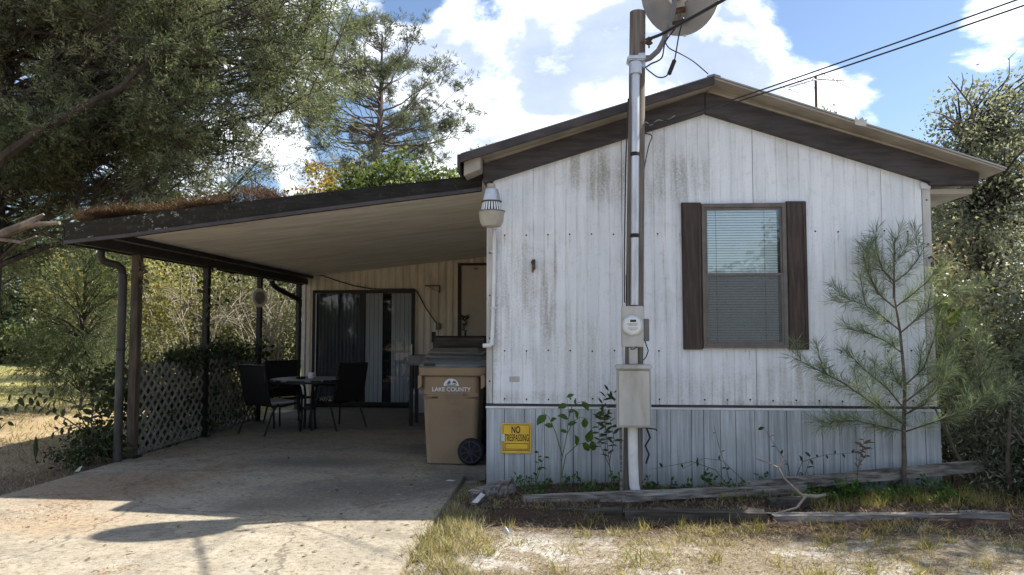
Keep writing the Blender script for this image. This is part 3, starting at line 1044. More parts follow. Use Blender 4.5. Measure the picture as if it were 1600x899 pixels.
def build_addition():
    th = thing('rear_addition', 'beige corrugated back wall under the carport, with a sliding glass door and a raised door', 'house extension', (-3, YB, 0))
    edges = [-4.93, -3.75, -2.52, -1.35, -.76]
    for a, b in zip(edges[:-1], edges[1:]):
        n = max(int((b - a) / .018), 4)
        vs, fs = [], []
        for i in range(n + 1):
            x = a + .002 + (b - a - .004) * i / n
            ph = (x % .135) / .135
            y = YB - (.016 if ph < .42 else (.016 * (1 - (ph - .42) / .12) if ph < .54 else (0 if ph < .88 else .016 * (ph - .88) / .12)))
            zt = 2.49 + .105 * (x + 4.75)
            vs += [(x, y, .06), (x, y, zt)]
        for i in range(n):
            fs.append((2 * i, 2 * i + 2, 2 * i + 3, 2 * i + 1))
        k = len(vs)
        MB().add(vs, fs).build('siding_panel', 'beige_wall', th)
    MB().box(-4.94, -.76, YB + .002, YB + .14, -.05, 2.45).build('wall_core', 'interior', th)
    MB().prism([(-5.2, 2.46), (-.76, 2.93), (-.76, 3.02), (-5.2, 2.55)], YB + .17, 19).build('roof', 'roof_metal', th)
    MB().box(-4.955, -4.895, YB - .03, YB + .12, 0, 2.47).build('corner_trim', 'white_pvc', th)
    # sliding door
    x0, x1, z0, z1 = -4.74, -2.81, .03, 2.175
    y = YB - .07
    fr = MB()
    fr.box(x0, x1, y, YB - .018, z1 - .055, z1).box(x0, x1, y, YB - .018, z0, z0 + .065)
    fr.box(x0, x0 + .055, y + .001, YB - .018, z0 + .065, z1 - .055).box(x1 - .055, x1, y + .001, YB - .018, z0 + .065, z1 - .055)
    d = fr.build('sliding_door', 'door_frame', th)
    xm = -3.775
    MB().box(xm - .04, xm + .03, y + .004, y + .04, z0 + .0655, z1 - .0555).build('meeting_stile', 'door_frame', d)
    MB().box(x0 + .056, x0 + .075, y + .006, y + .02, z0 + .07, z1 - .06).build('edge_strip', 'white_pvc', d)
    for a, b in ((x0 + .076, xm - .041), (xm + .031, x1 - .056)):
        MB().box(a, b, y + .012, y + .016, z0 + .066, z1 - .056).build('pane', 'door_glass', d)
    MB().box(x1 - .05, x1 - .03, y - .03, y - .001, .95, 1.17).build('handle', 'galv', d)
    cu = MB()
    n = 60
    vs, fs = [], []
    for i in range(n + 1):
        xx = x0 + .08 + (xm - .05 - x0 - .08) * i / n
        yy = y + .036 + .007 * math.sin(i * 1.25)
        vs += [(xx, yy, z0 + .07), (xx, yy, z1 - .06)]
    for i in range(n):
        fs.append((2 * i, 2 * i + 2, 2 * i + 3, 2 * i + 1))
    cu.add(vs, fs).build('curtain', 'curtain', d)
    vb = MB()
    xx = xm + .04
    while xx < x1 - .07:
        if not (-3.44 < xx < -3.30):
            vb.add([(xx, y + .034, z0 + .07), (xx + .078, y + .026, z0 + .07), (xx + .078, y + .026, z1 - .06), (xx, y + .034, z1 - .06)], [(0, 1, 2, 3)])
        xx += .082
    o = vb.build('vertical_blind', 'vblind', d)
    o['kind'] = 'stuff'
    MB().box(x0 + .06, x1 - .06, y + .046, y + .05, z0 + .07, z1 - .06).build('dark_room', 'interior', d)
    # raised entry door, half hidden by the home's corner
    x0, x1, z0, z1 = -2.0, -1.06, 1.30, 2.67
    fr = MB()
    fr.box(x0, x0 + .065, YB - .06, YB - .017, z0, z1).box(x1 - .065, x1, YB - .06, YB - .017, z0, z1).box(x0 + .065, x1 - .065, YB - .06, YB - .017, z1 - .045, z1)
    d = fr.build('entry_door', 'door_frame', th)
    MB().box(x0 + .067, x1 - .067, YB - .045, YB - .017, z0 + .002, z1 - .047).build('door_leaf', 'door_beige', d)
    MB().tube([(-1.70, YB - .06, z1 - .09), (-1.66, YB - .06, z1 - .12), (-1.62, YB - .06, z1 - .09)], .008, 5).build('door_closer', 'door_frame', d)


build_addition()


def build_porch_steps():
    th = thing('porch_landing', 'dark wooden landing with a black handrail below the raised entry door', 'porch steps', (-1.5, 12.9, 0))
    MB().box(-2.25, -.82, 12.4, 13.5, 1.08, 1.22).build('deck', 'dark_wood', th, bevel=.004)
    for x, y in ((-2.2, 12.45), (-2.2, 13.4), (-.9, 12.45)):
        MB().box(x - .04, x + .04, y - .04, y + .04, 0.002, 1.078).build('leg', 'dark_wood', th)
    MB().box(-2.28, -2.22, 12.42, 12.48, 1.222, 1.40).build('rail_post', 'black_iron', th)
    MB().box(-2.22, -.82, 12.43, 12.465, 1.30, 1.335).build('handrail', 'black_iron', th)
    MB().box(-1.72, -1.69, 12.433, 12.462, 1.336, 1.43).build('baluster', 'black_iron', th)


build_porch_steps()


# ------------------------------------------------------------------ carport
def ceil_z(x):
    return 2.445 + .105 * (x + 4.75)


def build_carport():
    th = thing('carport', 'open lean-to carport with a mossy dark fascia and dark posts, left of the home', 'carport', (-2.9, 9, 0))
    # front fascia, sagging a little at its right end where it meets the home
    top = [(-4.90, 2.470), (-4.25, 2.540), (-3.4, 2.632), (-2.49, 2.728), (-1.49, 2.820), (-1.0, 2.872), (-.79, 2.925)]
    bot = [(-4.90, 2.266), (-4.25, 2.328), (-3.4, 2.432), (-2.49, 2.540), (-1.49, 2.655), (-1.0, 2.708), (-.79, 2.735)]
    MB().prism(bot + top[::-1], 6.86, 6.90).build('fascia_board', 'cfascia', th, bevel=.003)
    MB().prism([(x, z - .052) for x, z in bot[1:]][:0] + [(x, z + .0005) for x, z in bot] + [(x, z + .035) for x, z in bot[::-1]], 6.848, 6.8585).build('drip_edge', 'rake', th)
    MB().box(-4.93, -4.9035, 6.862, 13.5, 2.27, 2.43).build('side_fascia', 'cfascia', th, bevel=.003)
    # ceiling pans
    y = 6.905
    while y < 13.5:
        y1 = min(y + .305, 13.57)
        MB().prism([(-4.90, ceil_z(-4.90)), (-.80, ceil_z(-.80)), (-.80, ceil_z(-.80) + .03), (-4.90, ceil_z(-4.90) + .03)], y + .004, y1 - .004).build('ceiling_pan', 'ceiling', th)
        y = y1
    MB().prism([(-4.99, ceil_z(-4.99) + .032), (-.95, ceil_z(-.95) + .032), (-.95, ceil_z(-.95) + .05), (-4.99, ceil_z(-4.99) + .05)], 7.1, 13.75).build('roof_panel', 'rake', th)
    # along the outer eave: dark header, pale board, dark rail
    MB().box(-4.90, -4.82, 6.91, 13.5, 2.285, 2.385).build('header_beam', 'gutter', th, bevel=.004)
    MB().box(-4.885, -4.84, 6.91, 13.5, 2.387, 2.428).build('eave_board', 'soffit', th)
    MB().box(-4.78, -4.72, 6.91, 13.5, 2.395, 2.441).build('edge_rail', 'black_iron', th)
    # posts
    posts = [(8.05, 'post_wood', .045), (9.69, 'black_iron', .038), (11.43, 'black_iron', .036), (13.15, 'black_iron', .04)]
    for y, m, h in posts:
        p = MB().box(-4.865 - h, -4.865 + h, y - h, y + h, .012, 2.283).build('post', m, th, bevel=.004)
        MB().box(-4.865 - h - .035, -4.865 + h + .035, y - h - .03, y + h + .03, .001, .0115).build('post_base', 'black_iron', p)
    # gutter downspouts: the near one hooks back from the eave
    pts = [(-5.02, 7.62, 2.30), (-5.02, 7.62, 2.22), (-5.0, 7.64, 2.17), (-4.95, 7.68, 2.15), (-4.90, 7.72, 2.14), (-4.87, 7.76, 2.10), (-4.865, 7.78, 2.03)]
    d = MB().tube(pts, .04, 10).build('downspout', 'gutter', th)
    MB().tube([(-4.865, 7.78, 2.04), (-4.865, 7.78, .01)], .046, 10).build('downspout_pipe', 'downspout', d)
    MB().lathe([(.052, 0), (.052, .03)], (-4.865, 7.78, 1.2), 10).build('downspout_strap', 'gutter', d)
    pts = [(-4.99, 12.2, 2.28), (-4.99, 12.22, 2.22), (-4.96, 12.35, 2.15), (-4.88, 12.75, 2.05), (-4.84, 13.0, 2.0), (-4.82, 13.06, 1.93)]
    d = MB().tube(pts, .045, 10).build('downspout', 'gutter', th)
    MB().tube([(-4.82, 13.06, 1.95), (-4.82, 13.06, .01)], .04, 10).build('downspout_pipe', 'gutter', d)
    # small bracket on the eave
    MB().box(-4.86, -4.83, 9.86, 9.88, 2.26, 2.42).build('hook', 'white_pvc', th)


build_carport()


def build_lattices():
    for y0, y1, lab in ((8.105, 9.645, 'front lattice panel of grey diagonal slats between the first two carport posts'),
                        (9.735, 11.39, 'rear lattice panel of grey diagonal slats behind the left patio chair')):
        th = thing('lattice_panel', lab, 'lattice', (-4.87, y0, 0), group='lattice panels along the carport side')
        z0, z1 = .02, 1.02
        Wd = y1 - y0
        H = z1 - z0
        w = .036
        for layer, sg in ((0, 1), (1, -1)):
            x = -4.862 if layer == 0 else -4.870
            k = -H
            while k < Wd + H:
                # line y = k + t (sg=1) or y = k + H - t
                a = max(0, -k)
                b = min(H, Wd - k)
                if b - a > .06:
                    ya, yb = (k + a, k + b)
                    if sg == 1:
                        p, q = (x, y0 + ya, z0 + a), (x, y0 + yb, z0 + b)
                    else:
                        p, q = (x, y1 - ya, z0 + a), (x, y1 - yb, z0 + b)
                    MB().bar(p, q, .0065, w, (0, -sg, 1)).build('slat', 'lattice', th)
                k += .152
        fr = MB()
        fr.box(-4.878, -4.874, y0, y1, z0, z0 + .035)
        fr.build('bottom_rail', 'lattice', th)


build_lattices()


# ------------------------------------------------------------------ furniture under the carport
def build_table():
    th = thing('patio_table', 'round dark patio table with a grey slatted top and four close-set legs', 'table', (-3.70, 10.45, 0))
    r, z = .52, .735
    n = 11
    w = 2 * r / n
    for i in range(n):
        y0 = -r + i * w
        ym = max(abs(y0), abs(y0 + w)) if not (y0 < 0 < y0 + w) else w / 2
        x = math.sqrt(max(r * r - (min(abs(y0 + w / 2), r * .985)) ** 2, .01)) - .01
        MB().box(-x, x, y0 + .004, y0 + w - .004, z - .02, z).build('slat', 'table_grey', th, local=True)
    MB().lathe([(r - .02, z - .05), (r + .012, z - .05), (r + .014, z - .004), (r + .001, z - .001), (r - .002, z - .022), (r - .02, z - .028)], n=40).build('rim', 'black_iron', th, local=True)
    for k in range(4):
        a = R(45 + 90 * k)
        c, s = math.cos(a), math.sin(a)
        MB().tube([(c * q, s * q, h) for q, h in ((.115, .002), (.10, .2), (.10, .5), (.13, .62), (.25, .68), (.42, .70))], .018, 8).build('leg', 'black_iron', th, local=True)
    MB().lathe([(.09, .30), (.105, .30), (.105, .325), (.09, .325)], n=20).build('ring', 'black_iron', th, local=True)


build_table()


def make_chair(label, loc, rz):
    """faces local +Y"""
    th = thing('patio_chair', label, 'chair', loc, rz, 'dark patio chairs round the table')
    t = .0135
    for sx in (-1, 1):
        x = sx * .27
        MB().tube([(x * 1.04, .27, 0.001), (x, .24, .30), (x, .225, .42)], t, 8).build('leg', 'black_iron', th, local=True)
        MB().tube([(x * 1.04, -.33, 0.001), (x, -.20, .30), (x * .98, -.10, .415)], t, 8).build('leg', 'black_iron', th, local=True)
        MB().tube([(x, .225, .40), (x, .23, .52), (x, .20, .60), (x, .14, .635), (x, .0, .645), (x, -.18, .645), (x, -.275, .65)], t, 8).build('armrest', 'black_iron', th, local=True)
        MB().tube([(x, .23, .405), (x, -.21, .385), (x, -.25, .46), (x, -.34, .92), (x * .97, -.345, .945)], t, 8).build('side_frame', 'black_iron', th, local=True)
    MB().tube([(-.265, -.345, .945), (.265, -.345, .945)], t, 8).build('top_rail', 'black_iron', th, local=True)
    MB().tube([(-.27, .235, .40), (.27, .235, .40)], t, 8).build('front_rail', 'black_iron', th, local=True)
    vs, fs = [], []
    for i in range(9):
        u = i / 8
        y = .23 - .44 * u
        z = .405 - .02 * u - .03 * math.sin(math.pi * u)
        vs += [(-.257, y, z), (.257, y, z)]
    for i in range(8):
        fs.append((2 * i, 2 * i + 1, 2 * i + 3, 2 * i + 2))
    MB().add(vs, fs, True).build('seat', 'sling', th, local=True)
    vs, fs = [], []
    for i in range(9):
        u = i / 8
        y = -.22 - .12 * u - .03 * math.sin(math.pi * u)
        z = .40 + .54 * u
        vs += [(-.257, y, z), (.257, y, z)]
    for i in range(8):
        fs.append((2 * i, 2 * i + 1, 2 * i + 3, 2 * i + 2))
    MB().add(vs, fs, True).build('backrest', 'sling', th, local=True)
    return th


def cushion(label, loc, rz, mat):
    th = thing('seat_cushion', label, 'cushion', loc, rz)
    rings = []
    for k, z in ((.80, 0.0), (.97, .012), (1.0, .03), (.95, .05), (.75, .062)):
        rings.append(rrect(0, .02, .47 * k, .43 * k, .07 * k, z, 5))
    MB().loft(rings, True, True).build('pad', mat, th, local=True)
    MB().tube([p for p in rrect(0, .02, .475, .435, .07, .028, 5)] + [rrect(0, .02, .475, .435, .07, .028, 5)[0]], .005, 5, False).build('piping', mat, th, local=True)


make_chair('patio chair left of the table, backed to the lattice, with plain grey cushion', (-4.12, 10.16, 0), R(-30))
cushion('plain grey seat cushion on the patio chair left of the table', (-4.12, 10.16, .392), R(-30), 'cushion_grey')
make_chair('patio chair behind the table, half hidden by the left chair', (-4.22, 11.12, 0), R(-135))
make_chair('patio chair right of the table, its dark back turned to the driveway', (-3.36, 10.70, 0), R(58))
cushion('black and cream patterned cushion on the right patio chair', (-3.36, 10.70, .392), R(58), 'pattern')

a = thing('ashtray', 'small dark round ashtray on the patio table', 'ashtray', (-3.78, 10.35, .736))
MB().lathe([(.03, 0), (.062, .002), (.07, .03), (.06, .03), (.05, .01), (.01, .008)], n=20).build('bowl', 'ash', a, local=True)
a = thing('cup', 'pale short cup standing beside the ashtray on the patio table', 'cup', (-3.66, 10.42, .736))
MB().lathe([(.03, 0), (.036, .002), (.042, .085), (.037, .085), (.032, .008), (.005, .006)], n=18).build('cup_body', 'white', a, local=True)
MB().tube([(.039, 0, .07), (.065, 0, .065), (.066, 0, .03), (.036, 0, .022)], .005, 6).build('handle', 'white', a, local=True)

# wall-hung disc on the third post
a = thing('wall_plaque', 'pale oval plaque hanging on the third carport post', 'plaque', (-4.86, 11.38, 1.94))
MB().lathe([(.125, 0), (.15, .006), (.15, .02), (.135, .028), (.11, .022)], (0, 0, 0), 28, (.9, -.43, 0)).build('disc', 'beige_wall', a, local=True)
MB().lathe([(.085, 0), (.10, .006)], (.021, -.010, 0), 28, (.9, -.43, 0)).build('disc_face', 'lattice', a, local=True)
MB().tube([(0.01, -.005, .14), (0.0, 0, .2)], .003, 5).build('hanger', 'black_iron', a, local=True)


# ------------------------------------------------------------------ wheeled bins and clutter
def bin_body(th, x, y, w0, w1, d0, d1, z0, z1, mat):
    rings = []
    for k in range(9):
        u = k / 8
        z = z0 + (z1 - z0) * u
        rings.append(rrect(x, y, w0 + (w1 - w0) * u, d0 + (d1 - d0) * u, .055, z))
    return MB().loft(rings).build('body', mat, th)


def build_bin():
    bx, by = -1.215, 8.12
    th = thing('wheeled_bin', 'tan wheeled rubbish bin with a grey blue lid and a white county emblem', 'bin', (bx, by, 0))
    bin_body(th, bx - .015, by, .53, .615, .5, .62, .012, .93, 'bin_tan')
    yf = by - .25
    # moulded rim, handle bar and shoulder ribs
    r1 = [rrect(bx, by, .615, .62, .06, .928), rrect(bx, by, .70, .70, .07, .95), rrect(bx, by, .715, .72, .07, 1.02), rrect(bx, by, .70, .70, .07, 1.032)]
    MB().loft(r1).build('rim', 'bin_tan', th, bevel=0)
    for sx in (-1, 1):
        rib = MB()
        x = bx - .015 + sx * .215
        rib.add([(x - .08, by - .2965, .70), (x + .08, by - .2965, .70), (x + .075, by - .318, .725), (x - .075, by - .318, .725), (x - .08, by - .300, .76), (x + .08, by - .300, .76)],
                [(0, 1, 3, 2), (2, 3, 5, 4), (0, 2, 4), (1, 5, 3)])
        rib.build('rib', 'bin_tan', th)
    for sx in (-1, 1):
        x = bx + sx * .335
        MB().prism([(x - .022, .80), (x + .022, .83), (x + .022, .948), (x - .022, .948)], by - .34, by - .02).build('corner_gusset', 'bin_tan', th, bevel=.006)
    MB().tube([(bx + .36, by - .24, .98), (bx + .42, by - .24, 1.0), (bx + .42, by + .24, 1.0), (bx + .36, by + .24, .98)], .016, 8).build('handle', 'bin_tan', th)
    # lid: shallow dome with a rolled edge
    rings = []
    for k, z in ((1.0, 1.034), (1.012, 1.045), (1.0, 1.062), (.9, 1.082), (.7, 1.10), (.4, 1.108)):
        rings.append(rrect(bx - .004, by, .69 * k, .69 * k, .07 * k, z))
    lid = MB().loft(rings, True, True).build('lid', 'bin_lid', th)
    MB().box(bx - .29, bx - .17, by - .362, by - .345, 1.045, 1.075).build('lid_latch', 'black_paint', lid, bevel=.004)
    # wheels on the axle at the right, the near one in view
    for wy in (by - .315, by + .26):
        w = MB().lathe([(.05, 0), (.10, 0), (.128, .008), (.142, .03), (.142, .05), (.128, .07), (.05, .07)], (bx + .205, wy - .0, .145), 32, (0, 1, 0)).build('wheel', 'rubber', th)
        h = MB()
        h.lathe([(.026, -.012), (.03, .0), (.03, .03)], (bx + .205, wy - .0, .145), 16, (0, 1, 0))
        for k in range(8):
            a = R(45 * k + 10)
            c, s = math.cos(a), math.sin(a)
            h.bar((bx + .205 + c * .028, wy - .004, .145 + s * .028), (bx + .205 + c * .108, wy - .004, .145 + s * .108), .018, .012, (0, 1, 0))
        h.lathe([(.102, -.008), (.115, -.008), (.115, .004), (.102, .004), (.102, -.008)], (bx + .205, wy, .145), 32, (0, 1, 0), caps=False)
        h.build('hub', 'purple_plastic', w)
    MB().tube([(bx + .205, by - .31, .145), (bx + .205, by + .31, .145)], .014, 8).build('axle', 'rubber', th)
    # emblem printed high on the front: a dome with dark hills and the county name
    n = 20
    def yat(z):
        return by - (.25 + .06 * (z - .012) / .918) - .003
    dome = [( .082 * math.cos(math.pi * i / n), .078 * math.sin(math.pi * i / n)) for i in range(n + 1)]
    ex, ez = bx - .005, .835
    e = MB().add([(ex + x, yat(ez + z), ez + z) for x, z in dome], [tuple(range(n, -1, -1))]).build('emblem', 'white', th)
    g = MB()
    for pts in ([(-.05, .018), (-.03, .05), (-.012, .06), (-.004, .03), (-.02, .02)], [(.008, .026), (.026, .058), (.05, .046), (.062, .022), (.03, .03)],
                [(-.065, .008), (-.03, .016), (0, .011), (.04, .018), (.066, .008), (.03, .004), (-.03, .004)]):
        g.add([(ex + x, yat(ez + z) - .001, ez + z) for x, z in pts], [tuple(range(len(pts)))])
    g.build('emblem_hills', 'decal_blue', e)
    text('lettering', 'LAKE COUNTY', .062, (ex, yat(.797) - .0008, .797), 'white', th, .98, .0008, .0004, 1.0)
    text('small_lettering', 'FLORIDA', .028, (ex, yat(.757) - .0008, .757), 'soffit', th, 1.1, 0, .0004, 1.3)


build_bin()


def build_covered_stack():
    th = thing('covered_stack', 'stack draped in a dull brown cover, rising behind the wheeled bin', 'covered stack', (-1.36, 9.1, 0))
    rings = []
    rg = random.Random(5)
    for z, w, d in ((.01, .66, .6), (.4, .7, .62), (.8, .78, .68), (1.02, .82, .72), (1.08, .80, .70), (1.12, .74, .62), (1.2, .62, .52), (1.21, .60, .50)):
        rings.append([(x + rg.uniform(-.012, .012), y + rg.uniform(-.012, .012), q + rg.uniform(-.01, .01) if z > .1 else q) for x, y, q in rrect(-1.33, 9.15, w, d, .09, z, 5)])
    MB().loft(rings, True, True).build('cover', 'cover', th)
    for z, w in ((1.04, .80), (1.10, .74), (1.15, .68)):
        ring = rrect(-1.33, 9.15, w + .02, w - .08, .09, z, 5)
        MB().tube([(x, y, q + .015 * math.sin(i * .9)) for i, (x, y, q) in enumerate(ring)] , .014, 6).build('fold', 'table_grey', th)
    MB().box(-1.66, -1.03, 9.25, 9.6, 1.215, 1.33).build('board', 'dark_wood', th, bevel=.004)


build_covered_stack()

a = thing('side_table', 'small grey side table standing behind the wheeled bin, near the sliding door', 'side table', (-2.1, 11.2, 0))
MB().box(-2.36, -1.75, 10.95, 11.45, .90, 1.05).build('table_top', 'table_grey', a, bevel=.01)
for x in (-2.32, -1.80):
    for y in (11.0, 11.4):
        MB().box(x - .025, x + .025, y - .025, y + .025, .001, .899).build('leg', 'black_iron', a)
a = thing('drink_cooler', 'pale grey cooler on the floor beside the sliding door', 'cooler', (-2.55, 12.7, 0))
MB().loft([rrect(-2.47, 12.8, .42, .34, .04, .012), rrect(-2.47, 12.8, .46, .38, .04, .33)]).build('cooler_body', 'cooler', a)
MB().loft([rrect(-2.47, 12.8, .48, .40, .04, .332), rrect(-2.47, 12.8, .48, .40, .04, .385), rrect(-2.47, 12.8, .42, .34, .04, .40)]).build('cooler_lid', 'white_pvc', a)
MB().tube([(-2.71, 12.62, .26), (-2.73, 12.62, .24), (-2.73, 12.9, .24), (-2.71, 12.9, .26)], .012, 6).build('handle', 'cooler', a)
a = thing('rolled_tarp', 'olive rolled tarp standing upright between the bin and the home corner', 'tarp', (-.82, 8.3, 0))
rings = []
for k in range(11):
    u = k / 10
    ring = []
    for j in range(18):
        an = 2 * math.pi * j / 18
        rr = .06 * (1 + .22 * math.sin(5 * an + u * 2)) * (1 + .15 * math.sin(u * 9))
        ring.append((-.83 + rr * math.cos(an) + .02 * math.sin(u * 3), 8.3 + rr * math.sin(an), .003 + .98 * u))
    rings.append(ring)
MB().loft(rings, True, True).build('roll', 'tarp', a)
MB().lathe([(.075, 0), (.075, .02)], (-.815, 8.3, .5), 16).build('tie', 'black_iron', a)


# ------------------------------------------------------------------ fittings on the walls
def build_yard_light():
    th = thing('yard_light', 'grey yard light with a finned neck and a cloudy shade, at the home corner', 'lamp', (-.672, 6.62, 2.3))
    c = (-.672, 6.62, 0)
    MB().lathe([(.034, 2.702), (.036, 2.71), (.036, 2.74), (.03, 2.75)], c, 18).build('photocell', 'glass_shade', th)
    MB().lathe([(.062, 2.592), (.082, 2.594), (.074, 2.64), (.06, 2.70), (.02, 2.703)], c, 24).build('housing', 'galv', th)
    MB().lathe([(.084, 2.582), (.092, 2.584), (.092, 2.5925), (.084, 2.593)], c, 24).build('collar', 'dark_trim', th)
    n = 22
    for k in range(n):
        a = 2 * math.pi * k / n
        cc, s = math.cos(a), math.sin(a)
        MB().bar((c[0] + cc * .078, c[1] + s * .078, 2.582), (c[0] + cc * .096, c[1] + s * .096, 2.502), .012, .004, (cc, s, .2)).build('fin', 'white', th)
    MB().lathe([(.06, 2.515), (.074, 2.58)], c, 20).build('neck', 'table_grey', th)
    MB().lathe([(.118, 2.501), (.117, 2.488), (.105, 2.40), (.085, 2.362), (.04, 2.352), (.01, 2.35)], c, 28).build('shade', 'glass_shade', th)
    MB().lathe([(.118, 2.4935), (.124, 2.4945), (.124, 2.502), (.118, 2.503)], c, 28).build('shade_rim', 'table_grey', th)
    MB().box(-.70, -.645, 6.70, 6.885, 2.60, 2.66).build('bracket', 'galv', th, bevel=.004)


build_yard_light()

a = thing('conduit_pipe', 'thin white conduit pipe running down the home corner below the yard light', 'pipe', (-.68, 6.85, 1.3))
MB().tube([(-.655, 6.80, 2.36), (-.668, 6.862, 2.28), (-.672, 6.868, 1.9), (-.682, 6.868, 1.5), (-.690, 6.868, 1.32)], .0185, 10).build('pipe_run', 'white_pvc', a)
MB().tube([(-.690, 6.868, 1.325), (-.692, 6.866, 1.295), (-.71, 6.86, 1.282), (-.775, 6.86, 1.280)], .021, 8).build('elbow', 'white_pvc', a)
for z in (2.15, 1.62):
    MB().box(-.705, -.645, 6.850, 6.884, z, z + .02).build('pipe_strap', 'galv', a)

a = thing('rusty_bracket', 'rusty broken bracket on the white siding above the stained streak', 'bracket', (-.30, 6.89, 2.0))
MB().tube([(-.305, 6.885, 2.075), (-.31, 6.85, 2.06), (-.30, 6.835, 2.02), (-.312, 6.85, 1.96)], [.012, .018, .017, .008], 7).build('arm', 'rust', a)
MB().box(-.318, -.287, 6.872, 6.8925, 1.99, 2.085).build('plate', 'rust', a, bevel=.003)
a = thing('rusty_hook', 'rusty bent hook on the right corner trim of the home', 'hook', (3.26, 6.88, 2.0))
MB().tube([(3.25, 6.885, 2.07), (3.27, 6.85, 2.085), (3.285, 6.84, 2.05), (3.262, 6.84, 2.02), (3.262, 6.85, 1.95)], [.011, .012, .014, .012, .007], 7).build('arm', 'rust', a)
MB().box(3.236, 3.268, 6.876, 6.8875, 2.0, 2.10).build('plate', 'galv', a, bevel=.003)
a = thing('data_plate', 'small faded metal plate low on the left of the white siding', 'plate', (-.48, 6.89, .97))
MB().box(-.53, -.435, 6.887, 6.8925, .945, .995).build('plate', 'box_grey', a, bevel=.001)
a = thing('roof_scrap', 'white torn scrap caught on the right roof edge', 'scrap', (2.58, 6.6, 3.26))
sp = [(2.535, 6.597, 3.225), (2.625, 6.591, 3.205), (2.635, 6.587, 3.27), (2.61, 6.585, 3.26), (2.595, 6.583, 3.29), (2.56, 6.589, 3.265), (2.535, 6.593, 3.30)]
MB().add(sp + [(x, y + .004, z) for x, y, z in sp], [tuple(range(7)), tuple(range(13, 6, -1))] + [(i, i + 7, (i + 1) % 7 + 7, (i + 1) % 7) for i in range(7)]).build('scrap', 'paper', a)


def build_sign():
    x0, x1, z0, z1 = -.602, -.328, .292, .566
    y = YW - .030
    th = thing('warning_sign', 'yellow no trespassing sign with a torn left edge, on the blue grey skirting', 'sign', ((x0 + x1) / 2, y, z0))
    MB().box(x0, x1, y, y + .003, z0, z1).build('plate', 'sign_yellow', th, bevel=.0008)
    b = MB()
    t = .005
    yy0, yy1 = y - .0008, y - .0001
    def frame(a0, a1, c0, c1):
        b.box(a0, a1, yy0, yy1, c1 - t, c1).box(a0, a1, yy0, yy1, c0, c0 + t)
        b.box(a0, a0 + t, yy0, yy1, c0 + t, c1 - t).box(a1 - t, a1, yy0, yy1, c0 + t, c1 - t)
    frame(x0 + .012, x1 - .014, z0 + .024, z1 - .012)
    frame(x0 + .030, x1 - .026, z0 + .036, z0 + .092)
    b.build('border', 'black_paint', th)
    text('lettering', 'NO', .088, ((x0 + x1) / 2 - .004, y - .001, z1 - .062), 'black_paint', th, .6, .0022, .0004)
    text('lettering', 'TRESPASSING', .088, ((x0 + x1) / 2 + .004, y - .001, z1 - .135), 'black_paint', th, .405, .0012, .0004, 1.06)
    MB().add([(x0 - .002, y - .003, z1 - .165), (x0 + .032, y - .003, z1 - .162), (x0 + .036, y - .003, z1 - .125), (x0 + .028, y - .003, z1 - .098), (x0 - .002, y - .003, z1 - .10)],
             [(0, 1, 2, 3, 4)]).build('white_patch', 'paper', th)
    for x in (x0 + .02, x1 - .02):
        for z in (z0 + .02, z1 - .02):
            MB().lathe([(.005, 0), (.004, .003)], (x, y - .0004, z), 8, (0, -1, 0)).build('nail', 'galv', th)


build_sign()

# back wall: small shelf bracket, cable with outlet, wreath
a = thing('shelf_bracket', 'small dark triangular shelf bracket on the beige back wall', 'bracket', (-2.45, 13.55, 2.2))
MB().box(-2.62, -2.335, 13.555, 13.583, 2.245, 2.262).build('bracket_arm', 'black_iron', a)
MB().box(-2.352, -2.335, 13.556, 13.583, 2.12, 2.244).build('bracket_leg', 'black_iron', a)
MB().bar((-2.56, 13.568, 2.243), (-2.343, 13.568, 2.135), .008, .008).build('bracket_brace', 'black_iron', a)
a = thing('wall_cable', 'loose dark cable strung across the beige back wall to an outlet', 'cable', (-3.6, 13.56, 2.2))
pts = [(-4.88, 13.56, 2.47), (-4.57, 13.555, 2.455), (-4.3, 13.555, 2.36), (-3.95, 13.55, 2.255), (-3.6, 13.52, 2.195), (-3.2, 13.515, 2.19), (-2.82, 13.515, 2.187), (-2.76, 13.55, 2.14), (-2.6, 13.555, 1.84), (-2.42, 13.56, 1.58), (-2.375, 13.56, 1.53)]
MB().tube(pts, .011, 6).build('cable_run', 'cable', a)
MB().box(-2.41, -2.33, 13.545, 13.582, 1.44, 1.56).build('outlet_box', 'table_grey', a)
a = thing('door_wreath', 'small dark dried flower wreath on the raised entry door', 'wreath', (-1.87, 13.54, 1.65))
P = np.array([(-1.87 + .055 * math.cos(q), 13.535, 1.65 + .055 * math.sin(q)) for q in np.linspace(0, 6.28, 26)] + [(-1.88 + .03 * math.sin(i), 13.535, 1.56 - i * .016) for i in range(10)])
V, Q = scatter(LEAF_V, LEAF_Q, P, frames(RNG.normal(size=(len(P), 3)) + np.array([0, -.5, 0])), np.full(len(P), .07))
np_mesh('flower_ring', V, Q, 'ivy_leaf', a)


